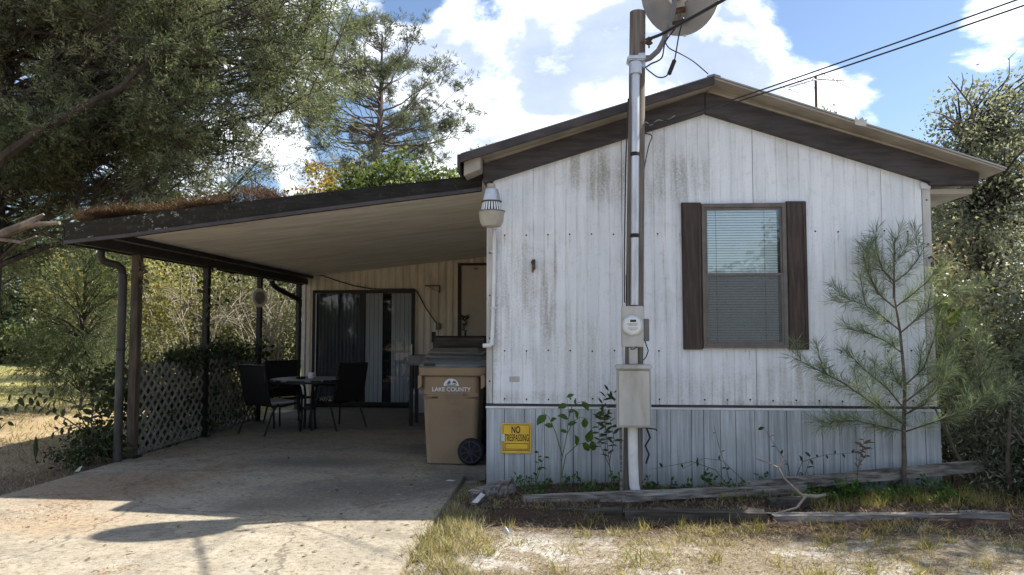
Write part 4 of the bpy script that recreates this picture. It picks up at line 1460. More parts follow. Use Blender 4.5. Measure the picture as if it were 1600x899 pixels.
# ------------------------------------------------------------------ utility pole and what hangs on it
def build_pole():
    th = thing('utility_pole', 'grey wooden service pole in front of the gable, with riser conduit', 'utility pole', (.58, 6.5, 0))
    pts, rs = [], []
    for i in range(12):
        u = i / 11
        pts.append((.560 + .088 * u, 6.52, -.1 + 4.36 * u))
        rs.append(.084 - .014 * u)
    MB().tube(pts, rs, 20).build('post', 'pole_wood', th)
    y = 6.415
    # riser conduit from the weatherhead to the meter
    MB().tube([(.612, y - .02, 3.66), (.604, y - .022, 3.0), (.594, y - .022, 2.3), (.585, y - .022, 1.64)], .034, 16).build('conduit', 'galv', th)
    MB().lathe([(.052, 0), (.052, .10), (.04, .11)], (.613, y - .02, 3.655), 16).build('coupling', 'galv', th)
    MB().box(.54, .70, y - .06, y + .10, 3.77, 3.815).build('weatherhead', 'galv', th, bevel=.012)
    for z in (2.93, 2.22):
        MB().lathe([(.036, 0), (.041, .004), (.041, .03), (.036, .034)], (.600 - (3 - z) * .013, y - .022, z), 16).build('conduit_strap', 'black_iron', th)
    MB().tube([(.522, y + .04, 1.66), (.516, y + .03, 1.9)], .004, 5).build('ground_rod_wire', 'cable', th)
    # lower pvc conduit and side board
    MB().tube([(.556, y - .035, .62), (.558, y - .035, .3), (.565, y - .03, .12), (.60, y - .02, -.03)], .042, 16).build('lower_conduit', 'white_pvc', th)
    MB().box(.448, .468, y - .02, y + .02, .0, .62).build('side_stake', 'grey_wood', th)
    # spool insulator and clamp near the top
    MB().lathe([(.018, 0), (.035, .012), (.02, .03), (.035, .05), (.018, .062)], (.735, y + .02, 3.93), 14).build('insulator', 'rust', th)
    MB().tube([(.66, y + .03, 3.96), (.735, y + .02, 3.96), (.735, y + .02, 4.0), (.735, y + .02, 3.90)], .008, 6).build('insulator_bolt', 'rust', th)
    MB().box(.70, .745, y - .0, y + .05, 3.79, 3.83).build('clamp', 'rust', th, bevel=.004)


build_pole()


def build_meter():
    th = thing('electric_meter', 'round glass electric meter on its grey box, on the service pole', 'electric meter', (.557, 6.36, 1.28))
    MB().box(.468, .650, 6.30, 6.40, 1.283, 1.628).build('meter_box', 'box_grey', th, bevel=.006)
    c = (.556, 6.299, 1.465)
    MB().lathe([(.082, 0), (.086, .004), (.086, .016), (.076, .02)], c, 32, (0, -1, 0)).build('meter_ring', 'galv', th)
    MB().lathe([(.074, .0205), (.072, .0225)], c, 32, (0, -1, 0)).build('meter_face', 'white', th)
    f = MB().box(.535, .585, 6.2735, 6.2764, 1.492, 1.512).build('display', 'black_paint', th)
    m = MB()
    for z, a, b in ((1.475, .51, .60), (1.464, .52, .59), (1.440, .515, .60), (1.425, .53, .585)):
        m.box(a, b, 6.2742, 6.2764, z, z + .004)
    m.build('face_marks', 'table_grey', th)
    MB().lathe([(.0735, .024), (.072, .05), (.062, .066), (.03, .072), (.005, .073)], c, 32, (0, -1, 0)).build('glass_cover', 'meter_glass', th)
    MB().box(.652, .700, 6.33, 6.40, 1.33, 1.52).build('side_box', 'table_grey', th, bevel=.005)
    MB().tube([(.54, 6.32, 1.283), (.545, 6.30, 1.262), (.575, 6.29, 1.268), (.59, 6.30, 1.285)], .004, 5).build('seal_wire', 'cable', th)
    MB().tube([(.665, 6.35, 1.33), (.69, 6.34, 1.25), (.672, 6.34, 1.20), (.65, 6.35, 1.17)], .005, 6).build('side_wire', 'cable', th)


build_meter()


def build_disconnect():
    th = thing('breaker_box', 'large pale grey breaker box low on the service pole, rust streaked', 'electrical box', (.56, 6.36, .62))
    MB().box(.420, .702, 6.26, 6.40, .615, 1.098).build('box_body', 'box_grey', th, bevel=.006)
    MB().box(.412, .710, 6.245, 6.402, 1.100, 1.134).build('box_hood', 'box_grey', th, bevel=.006)
    MB().box(.430, .692, 6.254, 6.2595, .628, 1.088).build('box_door', 'box_grey', th, bevel=.003)
    MB().box(.53, .60, 6.32, 6.40, 1.136, 1.28).build('nipple', 'box_grey', th, bevel=.006)
    MB().tube([(.62, 6.30, .614), (.74, 6.29, .60), (.75, 6.29, .585)], .006, 6).build('ground_wire', 'cable', th)
    MB().tube([(.67, 6.38, .61), (.70, 6.36, .52), (.66, 6.37, .45), (.69, 6.37, .38), (.665, 6.38, .30)], .008, 6).build('loose_cable', 'cable', th)


build_disconnect()


def build_dish():
    th = thing('satellite_dish', 'grey satellite dish seen from behind, on a bent arm at the pole top', 'satellite dish', (.70, 6.4, 3.8))
    c = Vector((1.005, 6.45, 4.395))
    ax = Vector((.30, .80, .52)).normalized()       # it looks up and away over the roof
    u = ax.cross(Vector((0, 0, 1))).normalized()
    w = u.cross(ax)
    vs, fs = [], []
    nr, na = 8, 40
    for lay, off in ((0, 0), (1, .008)):
        for i in range(nr + 1):
            r = i / nr
            for j in range(na):
                a = 2 * math.pi * j / na
                vs.append(c + (u * math.cos(a) * .345 + w * math.sin(a) * .375) * r + ax * (.085 * r * r - .06 + off))
    st = (nr + 1) * na
    for lay in (0, 1):
        for i in range(nr):
            for j in range(na):
                q = (lay * st + i * na + j, lay * st + i * na + (j + 1) % na, lay * st + (i + 1) * na + (j + 1) % na, lay * st + (i + 1) * na + j)
                fs.append(q if lay else q[::-1])
    for j in range(na):
        fs.append((nr * na + j, nr * na + (j + 1) % na, st + nr * na + (j + 1) % na, st + nr * na + j))
    MB().add(vs, fs, True).build('reflector', 'dish', th)
    b = c - ax * .075
    h = MB()
    h.lathe([(.085, 0), (.095, .008), (.095, .02), (.06, .028)], b - ax * .02, 20, ax)
    h.build('back_plate', 'galv', th)
    MB().bar(b - ax * .02 - w * .13, b - ax * .02 + w * .13, .10, .035, ax).build('back_bracket', 'box_grey', th, bevel=.006)
    MB().lathe([(.045, 0), (.045, .07), (.03, .08)], b - ax * .11, 16, ax).build('pivot', 'rust', th)
    MB().tube([(.655, 6.43, 3.78), (.74, 6.41, 3.80), (.81, 6.40, 3.86), (.86, 6.385, 3.95), (.89, 6.37, 4.06), (.93, 6.33, 4.17), tuple(b - ax * .09)], .024, 12).build('mast_arm', 'box_dark', th)
    q = c - ax * .10 - w * .13
    MB().bar(q - u * .06, q + u * .06, .05, .05, ax).build('tilt_clamp', 'rust', th, bevel=.008)
    MB().bar(q - w * .02 - u * .045, q - w * .14 - u * .035, .012, .05, u).build('tilt_plate', 'box_dark', th)
    MB().bar(q - w * .02 + u * .045, q - w * .14 + u * .035, .012, .05, u).build('tilt_plate', 'box_dark', th)
    MB().lathe([(.018, -.07), (.018, .07)], q - w * .10, 10, u).build('tilt_bolt', 'rust', th)
    MB().box(.64, .70, 6.405, 6.44, 3.72, 3.85).build('foot_plate', 'galv', th, bevel=.004)
    MB().tube([tuple(c + w * -.37 + ax * .02), tuple(c + w * -.40 + ax * .22), tuple(c + w * -.30 + ax * .42)], .014, 8).build('feed_arm', 'galv', th)
    MB().lathe([(.03, 0), (.035, .05), (.02, .09)], c + w * -.30 + ax * .40, 14, -ax).build('feed_horn', 'box_grey', th)


build_dish()


def cable(label, pts, r=.006, mat='cable', name='cable', extra=None):
    th = thing(name, label, 'cable', pts[0])
    MB().tube(catmull(pts), r, 6).build('cable_run', mat, th)
    if extra:
        extra(th)
    return th


def catmull(pts, n=5):
    P = [Vector(p) for p in pts]
    P = [P[0] * 2 - P[1]] + P + [P[-1] * 2 - P[-2]]
    out = []
    for i in range(1, len(P) - 2):
        a, b, c, d = P[i - 1:i + 3]
        for k in range(n):
            t = k / n
            out.append(.5 * (2 * b + (c - a) * t + (2 * a - 5 * b + 4 * c - d) * t * t + (3 * b - a - 3 * c + d) * t ** 3))
    return out + [P[-2]]


def sagline(a, b, sag, n=14):
    a, b = Vector(a), Vector(b)
    return [tuple(a.lerp(b, i / n) - Vector((0, 0, sag * 4 * (i / n) * (1 - i / n)))) for i in range(n + 1)]


S1 = (.705, 6.42, 3.213)
J = (1.45, 6.0, 3.27)
cable('upper black service wire running from the pole up and out over the front yard', [S1] + sagline((1.0, 6.27, 3.235), (6.2, 2.6, 4.25), .05, 16), .0056)
cable('lower black service wire, running just under its twin from the gable to the sky', sagline((1.30, 6.085, 3.262), (6.35, 2.6, 4.25), .065, 16), .006)
cable('bundled pale wire tail lashed to the pole below the service wires', [(.665, 6.44, 3.20), (.70, 6.42, 3.235), (.74, 6.41, 3.205), (.80, 6.38, 3.24), (.86, 6.35, 3.222), (.93, 6.31, 3.255)], .006, 'cable_grey')
cable('thick grey cable from the insulator over the dish and out of view', [(.745, 6.41, 3.975)] + sagline((.84, 6.38, 4.0), (2.1, 4.2, 4.05), .035, 14), .014, 'cable')
cable('thin black cable from the dish arm to the roof ridge', [(.86, 6.36, 3.93), (.90, 6.35, 3.86), (1.0, 6.34, 3.80), (1.12, 6.42, 3.76), (1.27, 6.58, 3.705)], .0055)


def splice(th):
    MB().bar((.885, 6.295, 3.61), (.935, 6.295, 3.735), .036, .036).build('splice_box', 'black_paint', th, bevel=.006)


cable('looping black dish cable with a fat splice in it', [(.99, 6.25, 4.02), (.965, 6.26, 3.92), (.935, 6.29, 3.74), (.90, 6.30, 3.65), (.86, 6.31, 3.60), (.80, 6.33, 3.60), (.74, 6.35, 3.65), (.70, 6.36, 3.69)], .006, extra=splice)
cable('black cable curling from the pole clamp along the dish arm', [(.69, 6.34, 3.69), (.74, 6.33, 3.72), (.83, 6.33, 3.77), (.86, 6.32, 3.90), (.93, 6.28, 3.99), (1.0, 6.2, 4.06)], .007)
cable('thin black cable running down the left side of the pole', [(.548, 6.43, 3.45), (.540, 6.42, 3.2), (.523, 6.42, 2.9), (.512, 6.42, 2.46), (.502, 6.42, 2.0), (.500, 6.41, 1.66)], .0065)
cable('thin black wire hanging beside the pole from a peg on the gable', [(.66, 6.62, 3.195), (.78, 6.70, 3.19), (.755, 6.72, 3.10), (.715, 6.74, 2.9), (.70, 6.78, 2.72), (.69, 6.80, 2.62), (.70, 6.82, 1.7)], .005)


def build_antenna():
    th = thing('tv_antenna', 'thin television antenna standing behind the right roof slope', 'antenna', (4.01, 12.0, 3.0))
    MB().tube([(4.01, 12, 3.0), (4.015, 12, 5.5)], .022, 8).build('mast', 'rust', th)
    MB().tube([(3.55, 11.9, 5.30), (4.02, 12, 5.46), (4.5, 12.1, 5.46)], .015, 6).build('boom', 'galv', th)
    for i, (t, l) in enumerate(((3.6, .30), (3.72, .34), (3.85, .4), (4.15, .5), (4.3, .55))):
        z = 5.46 if t > 4 else 5.30 + (t - 3.55) / .47 * .16
        MB().tube([(t - l * .8, 12 - l, z - .05 - .1 * (i % 2)), (t + l * .8, 12 + l, z + .02)], .008, 5).build('element', 'galv', th)


build_antenna()


# ------------------------------------------------------------------ timbers and scraps by the wall
def timber(label, a, b, w, h, mat, jit=.012, name='timber', n=8, up=(0, 0, 1)):
    th = thing(name, label, 'timber', tuple((Vector(a) + Vector(b)) / 2))
    a, b = Vector(a), Vector(b)
    d = (b - a).normalized()
    sd = d.cross(Vector(up)).normalized()
    u = sd.cross(d)
    rg = random.Random(label)
    rings = []
    for i in range(n + 1):
        p = a.lerp(b, i / n)
        ring = []
        for sx, sy in ((-1, -1), (0, -1.03), (1, -1), (1.03, 0), (1, 1), (0, 1.02), (-1, 1), (-1.03, 0)):
            ring.append(p + sd * (sx * w / 2 + rg.gauss(0, jit * .5)) + u * (sy * h / 2 + rg.gauss(0, jit * .4)) + d * rg.gauss(0, .004))
        rings.append(ring)
    MB().loft(rings).build('beam', mat, th)
    return th


timber('long grey weathered plank lying in front of the pole', (-.36, 6.17, .03), (2.0, 6.48, .085), .055, .07, 'grey_wood')
timber('dark rotten timber under the right end of the long plank', (.45, 5.93, -.025), (1.52, 5.90, -.01), .13, .09, 'dark_wood')
timber('dark timber half buried under the left end of the long plank', (-.70, 6.08, -.045), (.44, 6.0, -.03), .12, .08, 'dark_wood')
timber('long low timber edging the bed in front of the pine sapling', (1.58, 5.93, -.035), (3.36, 6.04, -.01), .11, .075, 'grey_wood')
timber('warped grey board propped along the skirting behind the pine sapling', (1.45, 6.56, .07), (3.62, 6.82, .245), .03, .10, 'grey_wood', .006)
timber('short rotten log end at the left foot of the skirting', (-.80, 6.34, .0), (-.50, 6.64, .05), .10, .11, 'grey_wood', .02)
timber('broken block of old timber beside the fallen branch', (1.62, 6.20, .02), (1.94, 6.22, .03), .12, .10, 'dark_wood')


def branch_thing(name, label, cat, base, runs, mat):
    th = thing(name, label, cat, base)
    for nm, pts, rs in runs:
        MB().tube(pts, rs, 7).build(nm, mat, th)
    return th


branch_thing('fallen_branch', 'bare pale fallen branch leaning over the timbers right of the plank', 'branch', (1.85, 6.15, .1),
             [('main_limb', [(1.50, 6.1, .40), (1.60, 6.1, .37), (1.68, 6.1, .33), (1.72, 6.1, .25), (1.80, 6.12, .17), (1.87, 6.13, .11), (1.98, 6.14, .10), (2.05, 6.12, .12)], [.004, .006, .008, .009, .011, .014, .016, .010]),
              ('side_twig', [(1.68, 6.1, .33), (1.72, 6.08, .40), (1.74, 6.05, .46)], [.009, .007, .004]),
              ('side_twig', [(1.90, 6.13, .11), (1.80, 6.05, .03), (1.62, 5.98, .0), (1.5, 5.95, .01)], [.011, .009, .007, .004])], 'pale_twig')
branch_thing('broken_branch', 'thick broken sunlit branch ending beside the carport corner', 'branch', (-5.9, 7.6, 2.5),
             [('main_limb', [(-8.4, 8.6, 2.25), (-7.2, 8.0, 2.26), (-6.3, 7.6, 2.41), (-5.95, 7.5, 2.50), (-5.72, 7.5, 2.59), (-5.60, 7.5, 2.67)], [.075, .062, .055, .05, .045, .015]),
              ('side_stub', [(-5.78, 7.5, 2.56), (-5.62, 7.5, 2.565), (-5.40, 7.48, 2.57)], [.036, .028, .02]),
              ('side_twig', [(-6.2, 7.55, 2.42), (-5.8, 7.45, 2.36), (-5.6, 7.4, 2.42)], [.02, .018, .01])], 'dead_wood')


def scrap(label, pts, z=.0):
    c = np.mean(np.array(pts), axis=0)
    pts = [tuple(c + (np.array(p) - c) * np.array([.7, .9, .62]) - np.array([0, 0, .012 if c[2] > .01 else 0])) for p in pts]
    th = thing('paper_scrap', label, 'litter', tuple(c))
    n = len(pts)
    vs = list(pts) + [(x, y + .004, q - .003) for x, y, q in pts]
    MB().add(vs, [tuple(range(n)), tuple(range(2 * n - 1, n - 1, -1))] + [(i, (i + 1) % n, (i + 1) % n + n, i + n) for i in range(n)]).build('sheet', 'paper', th)


scrap('white paper scrap standing in the weeds left of the driveway', [(-5.03, 7.3, -.02), (-4.95, 7.28, -.01), (-4.92, 7.3, .07), (-4.98, 7.32, .05)])
scrap('crumpled white scrap at the slab corner by the log', [(-.80, 6.05, .02), (-.72, 6.0, .03), (-.69, 6.02, .10), (-.64, 6.05, .12), (-.70, 6.1, .13), (-.74, 6.08, .06)])
scrap('white plastic shred in the grass tuft before the plank', [(-.46, 5.3, -.02), (-.40, 5.27, .0), (-.38, 5.3, .05), (-.42, 5.32, .03), (-.45, 5.33, .06)])
scrap('flat pale scrap on the dark slab beside the bin', [(-1.17, 7.02, .003), (-1.06, 7.0, .003), (-1.03, 7.05, .004), (-1.13, 7.07, .006)])


# ------------------------------------------------------------------ vegetation: small plants with leaves one can pick apart
def leaf_template(name, L, Wd, mat, fold=.12):
    vs = [(0, 0, 0), (0, L * .33, -.02 * L), (0, L * .68, -.05 * L), (0, L, -.16 * L)]
    for t, w in ((.16, .6), (.42, 1), (.74, .66)):
        vs += [(-Wd / 2 * w, L * t, fold * Wd * w), (Wd / 2 * w, L * t, fold * Wd * w)]
    fs = [(0, 5, 1), (0, 1, 4), (1, 5, 7, 2), (1, 2, 6, 4), (2, 7, 9), (2, 9, 3), (2, 8, 6), (2, 3, 8)]
    me = bpy.data.meshes.new(name)
    me.from_pydata(vs, [], fs)
    me.materials.append(MT[mat])
    return me


def leafy_plant(name, label, cat, base, stems, L, Wd, mat, stem_mat, step=.085, r=.006, group=None, big=1.0, start=.35):
    th = thing(name, label, cat, base, 0, group)
    me = leaf_template('leaf', L, Wd, mat)
    rg = random.Random(label)
    for si, pts in enumerate(stems):
        pv = [Vector(p) for p in pts]
        MB().tube(pv, [r * (1 - .7 * i / (len(pv) - 1)) for i in range(len(pv))], 6).build('stem', stem_mat, th)
        tot = sum((pv[i + 1] - pv[i]).length for i in range(len(pv) - 1))
        d = tot * start
        sg = 1
        while d <= tot + 1e-6:
            q = d
            for i in range(len(pv) - 1):
                l = (pv[i + 1] - pv[i]).length
                if q <= l + 1e-6:
                    p = pv[i].lerp(pv[i + 1], min(q / l, 1))
                    t = (pv[i + 1] - pv[i]).normalized()
                    break
                q -= l
            o = bpy.data.objects.new('leaf', me)
            COL.objects.link(o)
            o.parent = th
            o.location = p - ORG[th.name]
            side = t.cross(Vector((rg.uniform(-.4, .4), 1, rg.uniform(-.2, .5)))).normalized() * sg
            dv = (side + t * rg.uniform(.1, .7) + Vector((rg.uniform(-.3, .3), rg.uniform(-.6, .3), rg.uniform(-.35, .25)))).normalized()
            o.rotation_mode = 'QUATERNION'
            zz = Vector((rg.gauss(0, .45), -.75 + rg.gauss(0, .45), .65))
            zz = (zz - dv * zz.dot(dv)).normalized()
            o.rotation_quaternion = Matrix((dv.cross(zz), dv, zz)).transposed().to_quaternion()
            o.scale = [rg.uniform(.65, 1.2) * big] * 3
            sg = -sg
            d += step * rg.uniform(.6, 1.2)
    return th


leafy_plant('leafy_sapling', 'broad-leaved dark sapling beside the downspout, over the sunlit lawn', 'sapling', (-5.45, 8.3, -.04),
            [[(-5.45, 8.3, -.04), (-5.62, 8.35, .3), (-5.80, 8.4, .58), (-5.98, 8.4, .80), (-6.15, 8.4, .88)],
             [(-5.55, 8.33, .2), (-5.85, 8.35, .38), (-6.2, 8.4, .52), (-6.5, 8.4, .56)],
             [(-5.45, 8.3, -.04), (-5.52, 8.3, .35), (-5.50, 8.3, .66), (-5.40, 8.3, .85)],
             [(-5.75, 8.4, .52), (-5.6, 8.35, .72), (-5.45, 8.3, .78), (-5.25, 8.3, .80)],
             [(-5.6, 8.33, .28), (-5.5, 8.3, .45), (-5.35, 8.25, .52), (-5.2, 8.25, .50)],
             [(-5.8, 8.4, .56), (-5.95, 8.35, .62), (-6.15, 8.3, .64), (-6.35, 8.3, .70)],
             [(-5.65, 8.35, .34), (-5.85, 8.3, .30), (-6.0, 8.3, .22)]],
            .105, .058, 'dark_sapling_leaf', 'twig', .06, .009)
leafy_plant('leafy_sapling', 'sparse leafy stem at the left edge, over the sunlit lawn', 'sapling', (-6.75, 8.4, -.05),
            [[(-6.75, 8.4, -.05), (-6.78, 8.4, .25), (-6.72, 8.4, .45), (-6.62, 8.4, .58), (-6.45, 8.4, .62)], [(-6.76, 8.4, .2), (-6.66, 8.4, .32), (-6.6, 8.4, .35)]],
            .10, .055, 'dark_sapling_leaf', 'twig', .10, .006)
leafy_plant('leafy_sapling', 'young bright green sapling growing against the skirting by the sign', 'sapling', (-.06, 6.68, .0),
            [[(-.06, 6.68, .0), (-.05, 6.67, .25), (.0, 6.66, .5), (.02, 6.66, .68), (.0, 6.66, .83)],
             [(-.05, 6.67, .12), (-.01, 6.64, .32), (.10, 6.62, .42), (.22, 6.62, .45), (.28, 6.62, .42)],
             [(-.04, 6.67, .3), (-.10, 6.64, .52), (-.16, 6.62, .66), (-.22, 6.6, .70)],
             [(.0, 6.66, .5), (.06, 6.62, .62), (.12, 6.6, .66), (.2, 6.6, .64)],
             [(.02, 6.66, .66), (.05, 6.62, .76), (.11, 6.6, .79), (.17, 6.6, .80)]],
            .105, .066, 'sapling_leaf', 'green_stem', .06, .005, start=.62)
leafy_plant('small_weed', 'tiny leafy weed stem left of the skirting sapling', 'weed', (-.28, 6.7, .0),
            [[(-.28, 6.7, .0), (-.26, 6.69, .2), (-.25, 6.68, .36)], [(-.28, 6.7, .05), (-.22, 6.68, .25), (-.20, 6.67, .30)]], .05, .025, 'ivy_leaf', 'green_stem', .06, .004)
leafy_plant('climbing_vine', 'dry dark vine hanging at the left of the breaker box', 'vine', (.38, 6.45, .0),
            [[(.40, 6.5, .0), (.36, 6.42, .3), (.33, 6.40, .6), (.30, 6.40, .8), (.36, 6.38, .92), (.42, 6.36, .88)],
             [(.37, 6.42, .25), (.28, 6.42, .45), (.27, 6.40, .62), (.34, 6.40, .78)],
             [(.36, 6.42, .3), (.40, 6.38, .5), (.36, 6.38, .7), (.29, 6.38, .74)]], .085, .03, 'ivy_leaf', 'twig', .035, .004)
leafy_plant('weed_stem', 'bent bare weed stems arching along the skirting right of the pole', 'weed', (1.45, 6.7, .02),
            [[(1.44, 6.7, .02), (1.40, 6.7, .2), (1.34, 6.72, .4), (1.30, 6.72, .58)], [(1.44, 6.7, .02), (1.3, 6.68, .2), (1.1, 6.68, .27), (.85, 6.68, .22), (.72, 6.66, .20)],
             [(1.6, 6.7, .03), (1.5, 6.7, .15), (1.36, 6.7, .28), (1.2, 6.68, .30), (1.0, 6.68, .2)]], .045, .022, 'ivy_leaf', 'twig', .17, .004)
leafy_plant('weed_stem', 'thin dark weed with a few leaves below the window', 'weed', (1.95, 6.7, .03),
            [[(1.95, 6.7, .03), (1.93, 6.7, .25), (1.80, 6.72, .45), (1.72, 6.74, .6)], [(1.95, 6.7, .05), (2.05, 6.7, .28), (2.25, 6.7, .34), (2.5, 6.7, .36)],
             [(2.0, 6.7, .04), (2.08, 6.69, .2), (2.12, 6.68, .36)]], .055, .028, 'ivy_leaf', 'twig', .09, .004)
leafy_plant('weed_stem', 'tall withered dark seed stalk left of the pine trunk', 'weed', (2.45, 6.55, .02),
            [[(2.45, 6.55, .02), (2.46, 6.55, .25), (2.50, 6.54, .42), (2.52, 6.54, .52)], [(2.46, 6.55, .25), (2.49, 6.53, .34), (2.50, 6.52, .46)], [(2.47, 6.55, .28), (2.52, 6.53, .36), (2.53, 6.53, .48)]],
            .07, .025, 'bed_litter', 'twig', .03, .004)
leafy_plant('climbing_vine', 'leafy vine climbing the second carport post', 'vine', (-4.86, 9.62, 1.0),
            [[(-4.85, 9.62, 1.0), (-4.83, 9.60, 1.4), (-4.84, 9.60, 1.8), (-4.82, 9.58, 2.1), (-4.83, 9.55, 2.25)],
             [(-4.83, 9.60, 1.6), (-4.75, 9.58, 1.72), (-4.62, 9.55, 1.82), (-4.5, 9.55, 1.86)],
             [(-4.83, 9.60, 1.9), (-4.90, 9.5, 2.02), (-4.94, 9.45, 2.1)], [(-4.83, 9.60, 1.3), (-4.92, 9.5, 1.45), (-4.95, 9.45, 1.6)]], .085, .06, 'ivy_leaf', 'twig', .07, .005)
leafy_plant('dead_vine', 'dead brown vine hanging from the carport eave beside the first post', 'vine', (-4.78, 7.98, 2.3),
            [[(-4.82, 7.98, 2.30), (-4.77, 7.95, 2.22), (-4.75, 7.95, 2.08), (-4.72, 7.95, 1.95), (-4.70, 7.95, 1.86)], [(-4.76, 7.95, 2.2), (-4.72, 7.95, 2.12), (-4.73, 7.95, 2.02)]],
            .085, .04, 'bed_litter', 'twig', .028, .005)
leafy_plant('sword_leaf_plant', 'single upright sword leaf in the shade left of the driveway', 'plant', (-6.0, 8.05, -.05),
            [[(-6.0, 8.05, -.05), (-6.0, 8.05, .0)]], .28, .05, 'dark_sapling_leaf', 'green_stem', .3, .01)
for o in bpy.data.objects:
    if o.parent and o.parent.name.startswith('sword_leaf') and o.name.startswith('leaf'):
        o.rotation_quaternion = Vector((.06, -.1, 1)).to_track_quat('Y', 'Z')
        o.scale = (1, 1, 1)


# ------------------------------------------------------------------ pine sapling by the right corner
def build_pine_sapling(name, label, base, top, branches, nneed, nl):
    th = thing(name, label, 'pine sapling', base)
    trunk = [Vector(p) for p in top]
    n = len(trunk)
    MB().tube(trunk, [.022 * (1 - .8 * i / (n - 1)) for i in range(n)], 8).build('trunk', 'twig', th)
    Ps, Ds = [], []
    mb = MB()
    rg = random.Random(label)
    extra = []
    for pts in branches:
        pv = [Vector(p) for p in pts]
        for i in range(1, len(pv)):
            d = (pv[i] - pv[i - 1]).normalized()
            for q in range(2):
                if rg.random() < .4:
                    sd = d.cross(Vector((rg.gauss(0, 1), rg.gauss(0, 1), rg.gauss(0, 1)))).normalized()
                    p = pv[i - 1].lerp(pv[i], rg.uniform(.3, 1))
                    l = rg.uniform(.08, .2)
                    extra.append([p, p + (d + sd * .8) * l * .5, p + (d * 1.1 + sd * .9 + Vector((0, 0, .3))) * l])
    for pts in list(branches) + extra:
        pv = [Vector(p) for p in pts]
        k = len(pv)
        r0 = .0075 if pts in branches else .004
        mb.tube(pv, [r0 * (1 - .6 * i / (k - 1)) for i in range(k)], 5)
        for i in range(k - 1):
            L = (pv[i + 1] - pv[i]).length
            cnt = max(int(nneed * L), 3)
            t = (pv[i + 1] - pv[i]).normalized()
            for q in range(cnt):
                f = random.random()
                if i == 0 and f < .35 and k > 3:
                    continue
                Ps.append(pv[i].lerp(pv[i + 1], f))
                Ds.append(t)
    mb.build('branch', 'twig', th)
    Ps, Ds = np.array([tuple(p) for p in Ps]), np.array([tuple(p) for p in Ds])
    D = Ds * .7 + RNG.normal(size=Ds.shape) * .62
    D[:, 2] += .08
    nv = np.array([(0, 0, 0), (.016, .5, .0), (0, 1, -.05), (-.016, .5, 0)])
    V, Q = scatter(nv, LEAF_Q, Ps, frames(D), nl * RNG.uniform(.6, 1.15, len(Ps)))
    np_mesh('needles', V, Q, 'needle', th)


def sapling_branches():
    br = []
    tr = [(2.90, 6.69, .5), (2.93, 6.69, 1.05), (2.86, 6.68, 1.6), (2.87, 6.68, 2.2)]
    explicit = [
        [(2.92, 6.68, .62), (2.65, 6.62, .78), (2.35, 6.55, .98), (2.05, 6.5, 1.13), (1.92, 6.5, 1.20)],
        [(2.93, 6.68, .72), (2.75, 6.6, .92), (2.55, 6.55, 1.08), (2.42, 6.52, 1.20)],
        [(2.93, 6.68, .7), (3.1, 6.62, .85), (3.22, 6.6, 1.1), (3.28, 6.6, 1.35)],
        [(2.92, 6.68, .55), (2.7, 6.55, .6), (2.45, 6.5, .66), (2.2, 6.45, .66)],
        [(2.92, 6.68, .55), (3.1, 6.55, .65), (3.35, 6.5, .75), (3.5, 6.48, .9)],
        [(2.93, 6.68, .95), (3.05, 6.6, 1.1), (3.12, 6.55, 1.35), (3.17, 6.55, 1.58)],
        [(2.92, 6.68, 1.22), (2.75, 6.62, 1.33), (2.6, 6.6, 1.40), (2.5, 6.6, 1.45)],
        [(2.90, 6.68, 1.42), (2.72, 6.62, 1.55), (2.58, 6.6, 1.64), (2.42, 6.6, 1.70)],
        [(2.90, 6.68, 1.40), (3.05, 6.62, 1.55), (3.18, 6.6, 1.65), (3.32, 6.6, 1.78)],
        [(2.86, 6.68, 1.62), (2.70, 6.64, 1.75), (2.62, 6.62, 1.92), (2.58, 6.62, 2.08)],
        [(2.86, 6.68, 1.62), (3.0, 6.64, 1.74), (3.12, 6.62, 1.85), (3.22, 6.62, 1.98)],
        [(2.86, 6.68, 1.85), (2.76, 6.66, 1.95), (2.72, 6.65, 2.07), (2.70, 6.65, 2.15)],
        [(2.87, 6.68, 1.85), (2.97, 6.66, 1.93), (3.04, 6.65, 2.02), (3.08, 6.65, 2.08)],
        [(2.85, 6.68, 1.7), (2.86, 6.68, 1.9), (2.87, 6.68, 2.1), (2.88, 6.68, 2.24)],
        [(2.93, 6.68, .9), (2.8, 6.55, 1.0), (2.7, 6.4, 1.1), (2.66, 6.3, 1.2)],
        [(2.93, 6.68, .7), (3.0, 6.5, .8), (3.05, 6.35, .95), (3.1, 6.3, 1.05)],
        [(2.92, 6.68, .6), (2.8, 6.5, .65), (2.62, 6.35, .75), (2.5, 6.25, .85)],
        [(2.92, 6.68, .8), (3.12, 6.7, .95), (3.3, 6.7, 1.1), (3.4, 6.7, 1.25)]]
    return explicit


build_pine_sapling('pine_sapling', 'young pine sapling with soft green needles in front of the gable right corner', (2.9, 6.69, 0),
                   [(2.895, 6.69, -.05), (2.905, 6.69, .5), (2.93, 6.69, .95), (2.90, 6.68, 1.4), (2.86, 6.68, 1.7), (2.87, 6.68, 2.2)], sapling_branches(), 520, .135)
e2 = []
for k in range(12):
    a = k * 2.4
    z0 = .5 + .05 * k
    L = .30 - .014 * k
    e2.append([(3.72, 7.0, z0), (3.72 + math.cos(a) * L * .6, 7.0 + math.sin(a) * L * .6, z0 + .10), (3.72 + math.cos(a) * L, 7.0 + math.sin(a) * L, z0 + .24)])
e2.append([(3.72, 7.0, .9), (3.72, 7.0, 1.15), (3.73, 7.0, 1.36)])
build_pine_sapling('pine_sapling', 'small bushy pine seedling among the shrubs right of the home corner', (3.72, 7.0, 0),
                   [(3.72, 7.0, -.05), (3.71, 7.0, .6), (3.72, 7.0, 1.3)], e2, 380, .11)


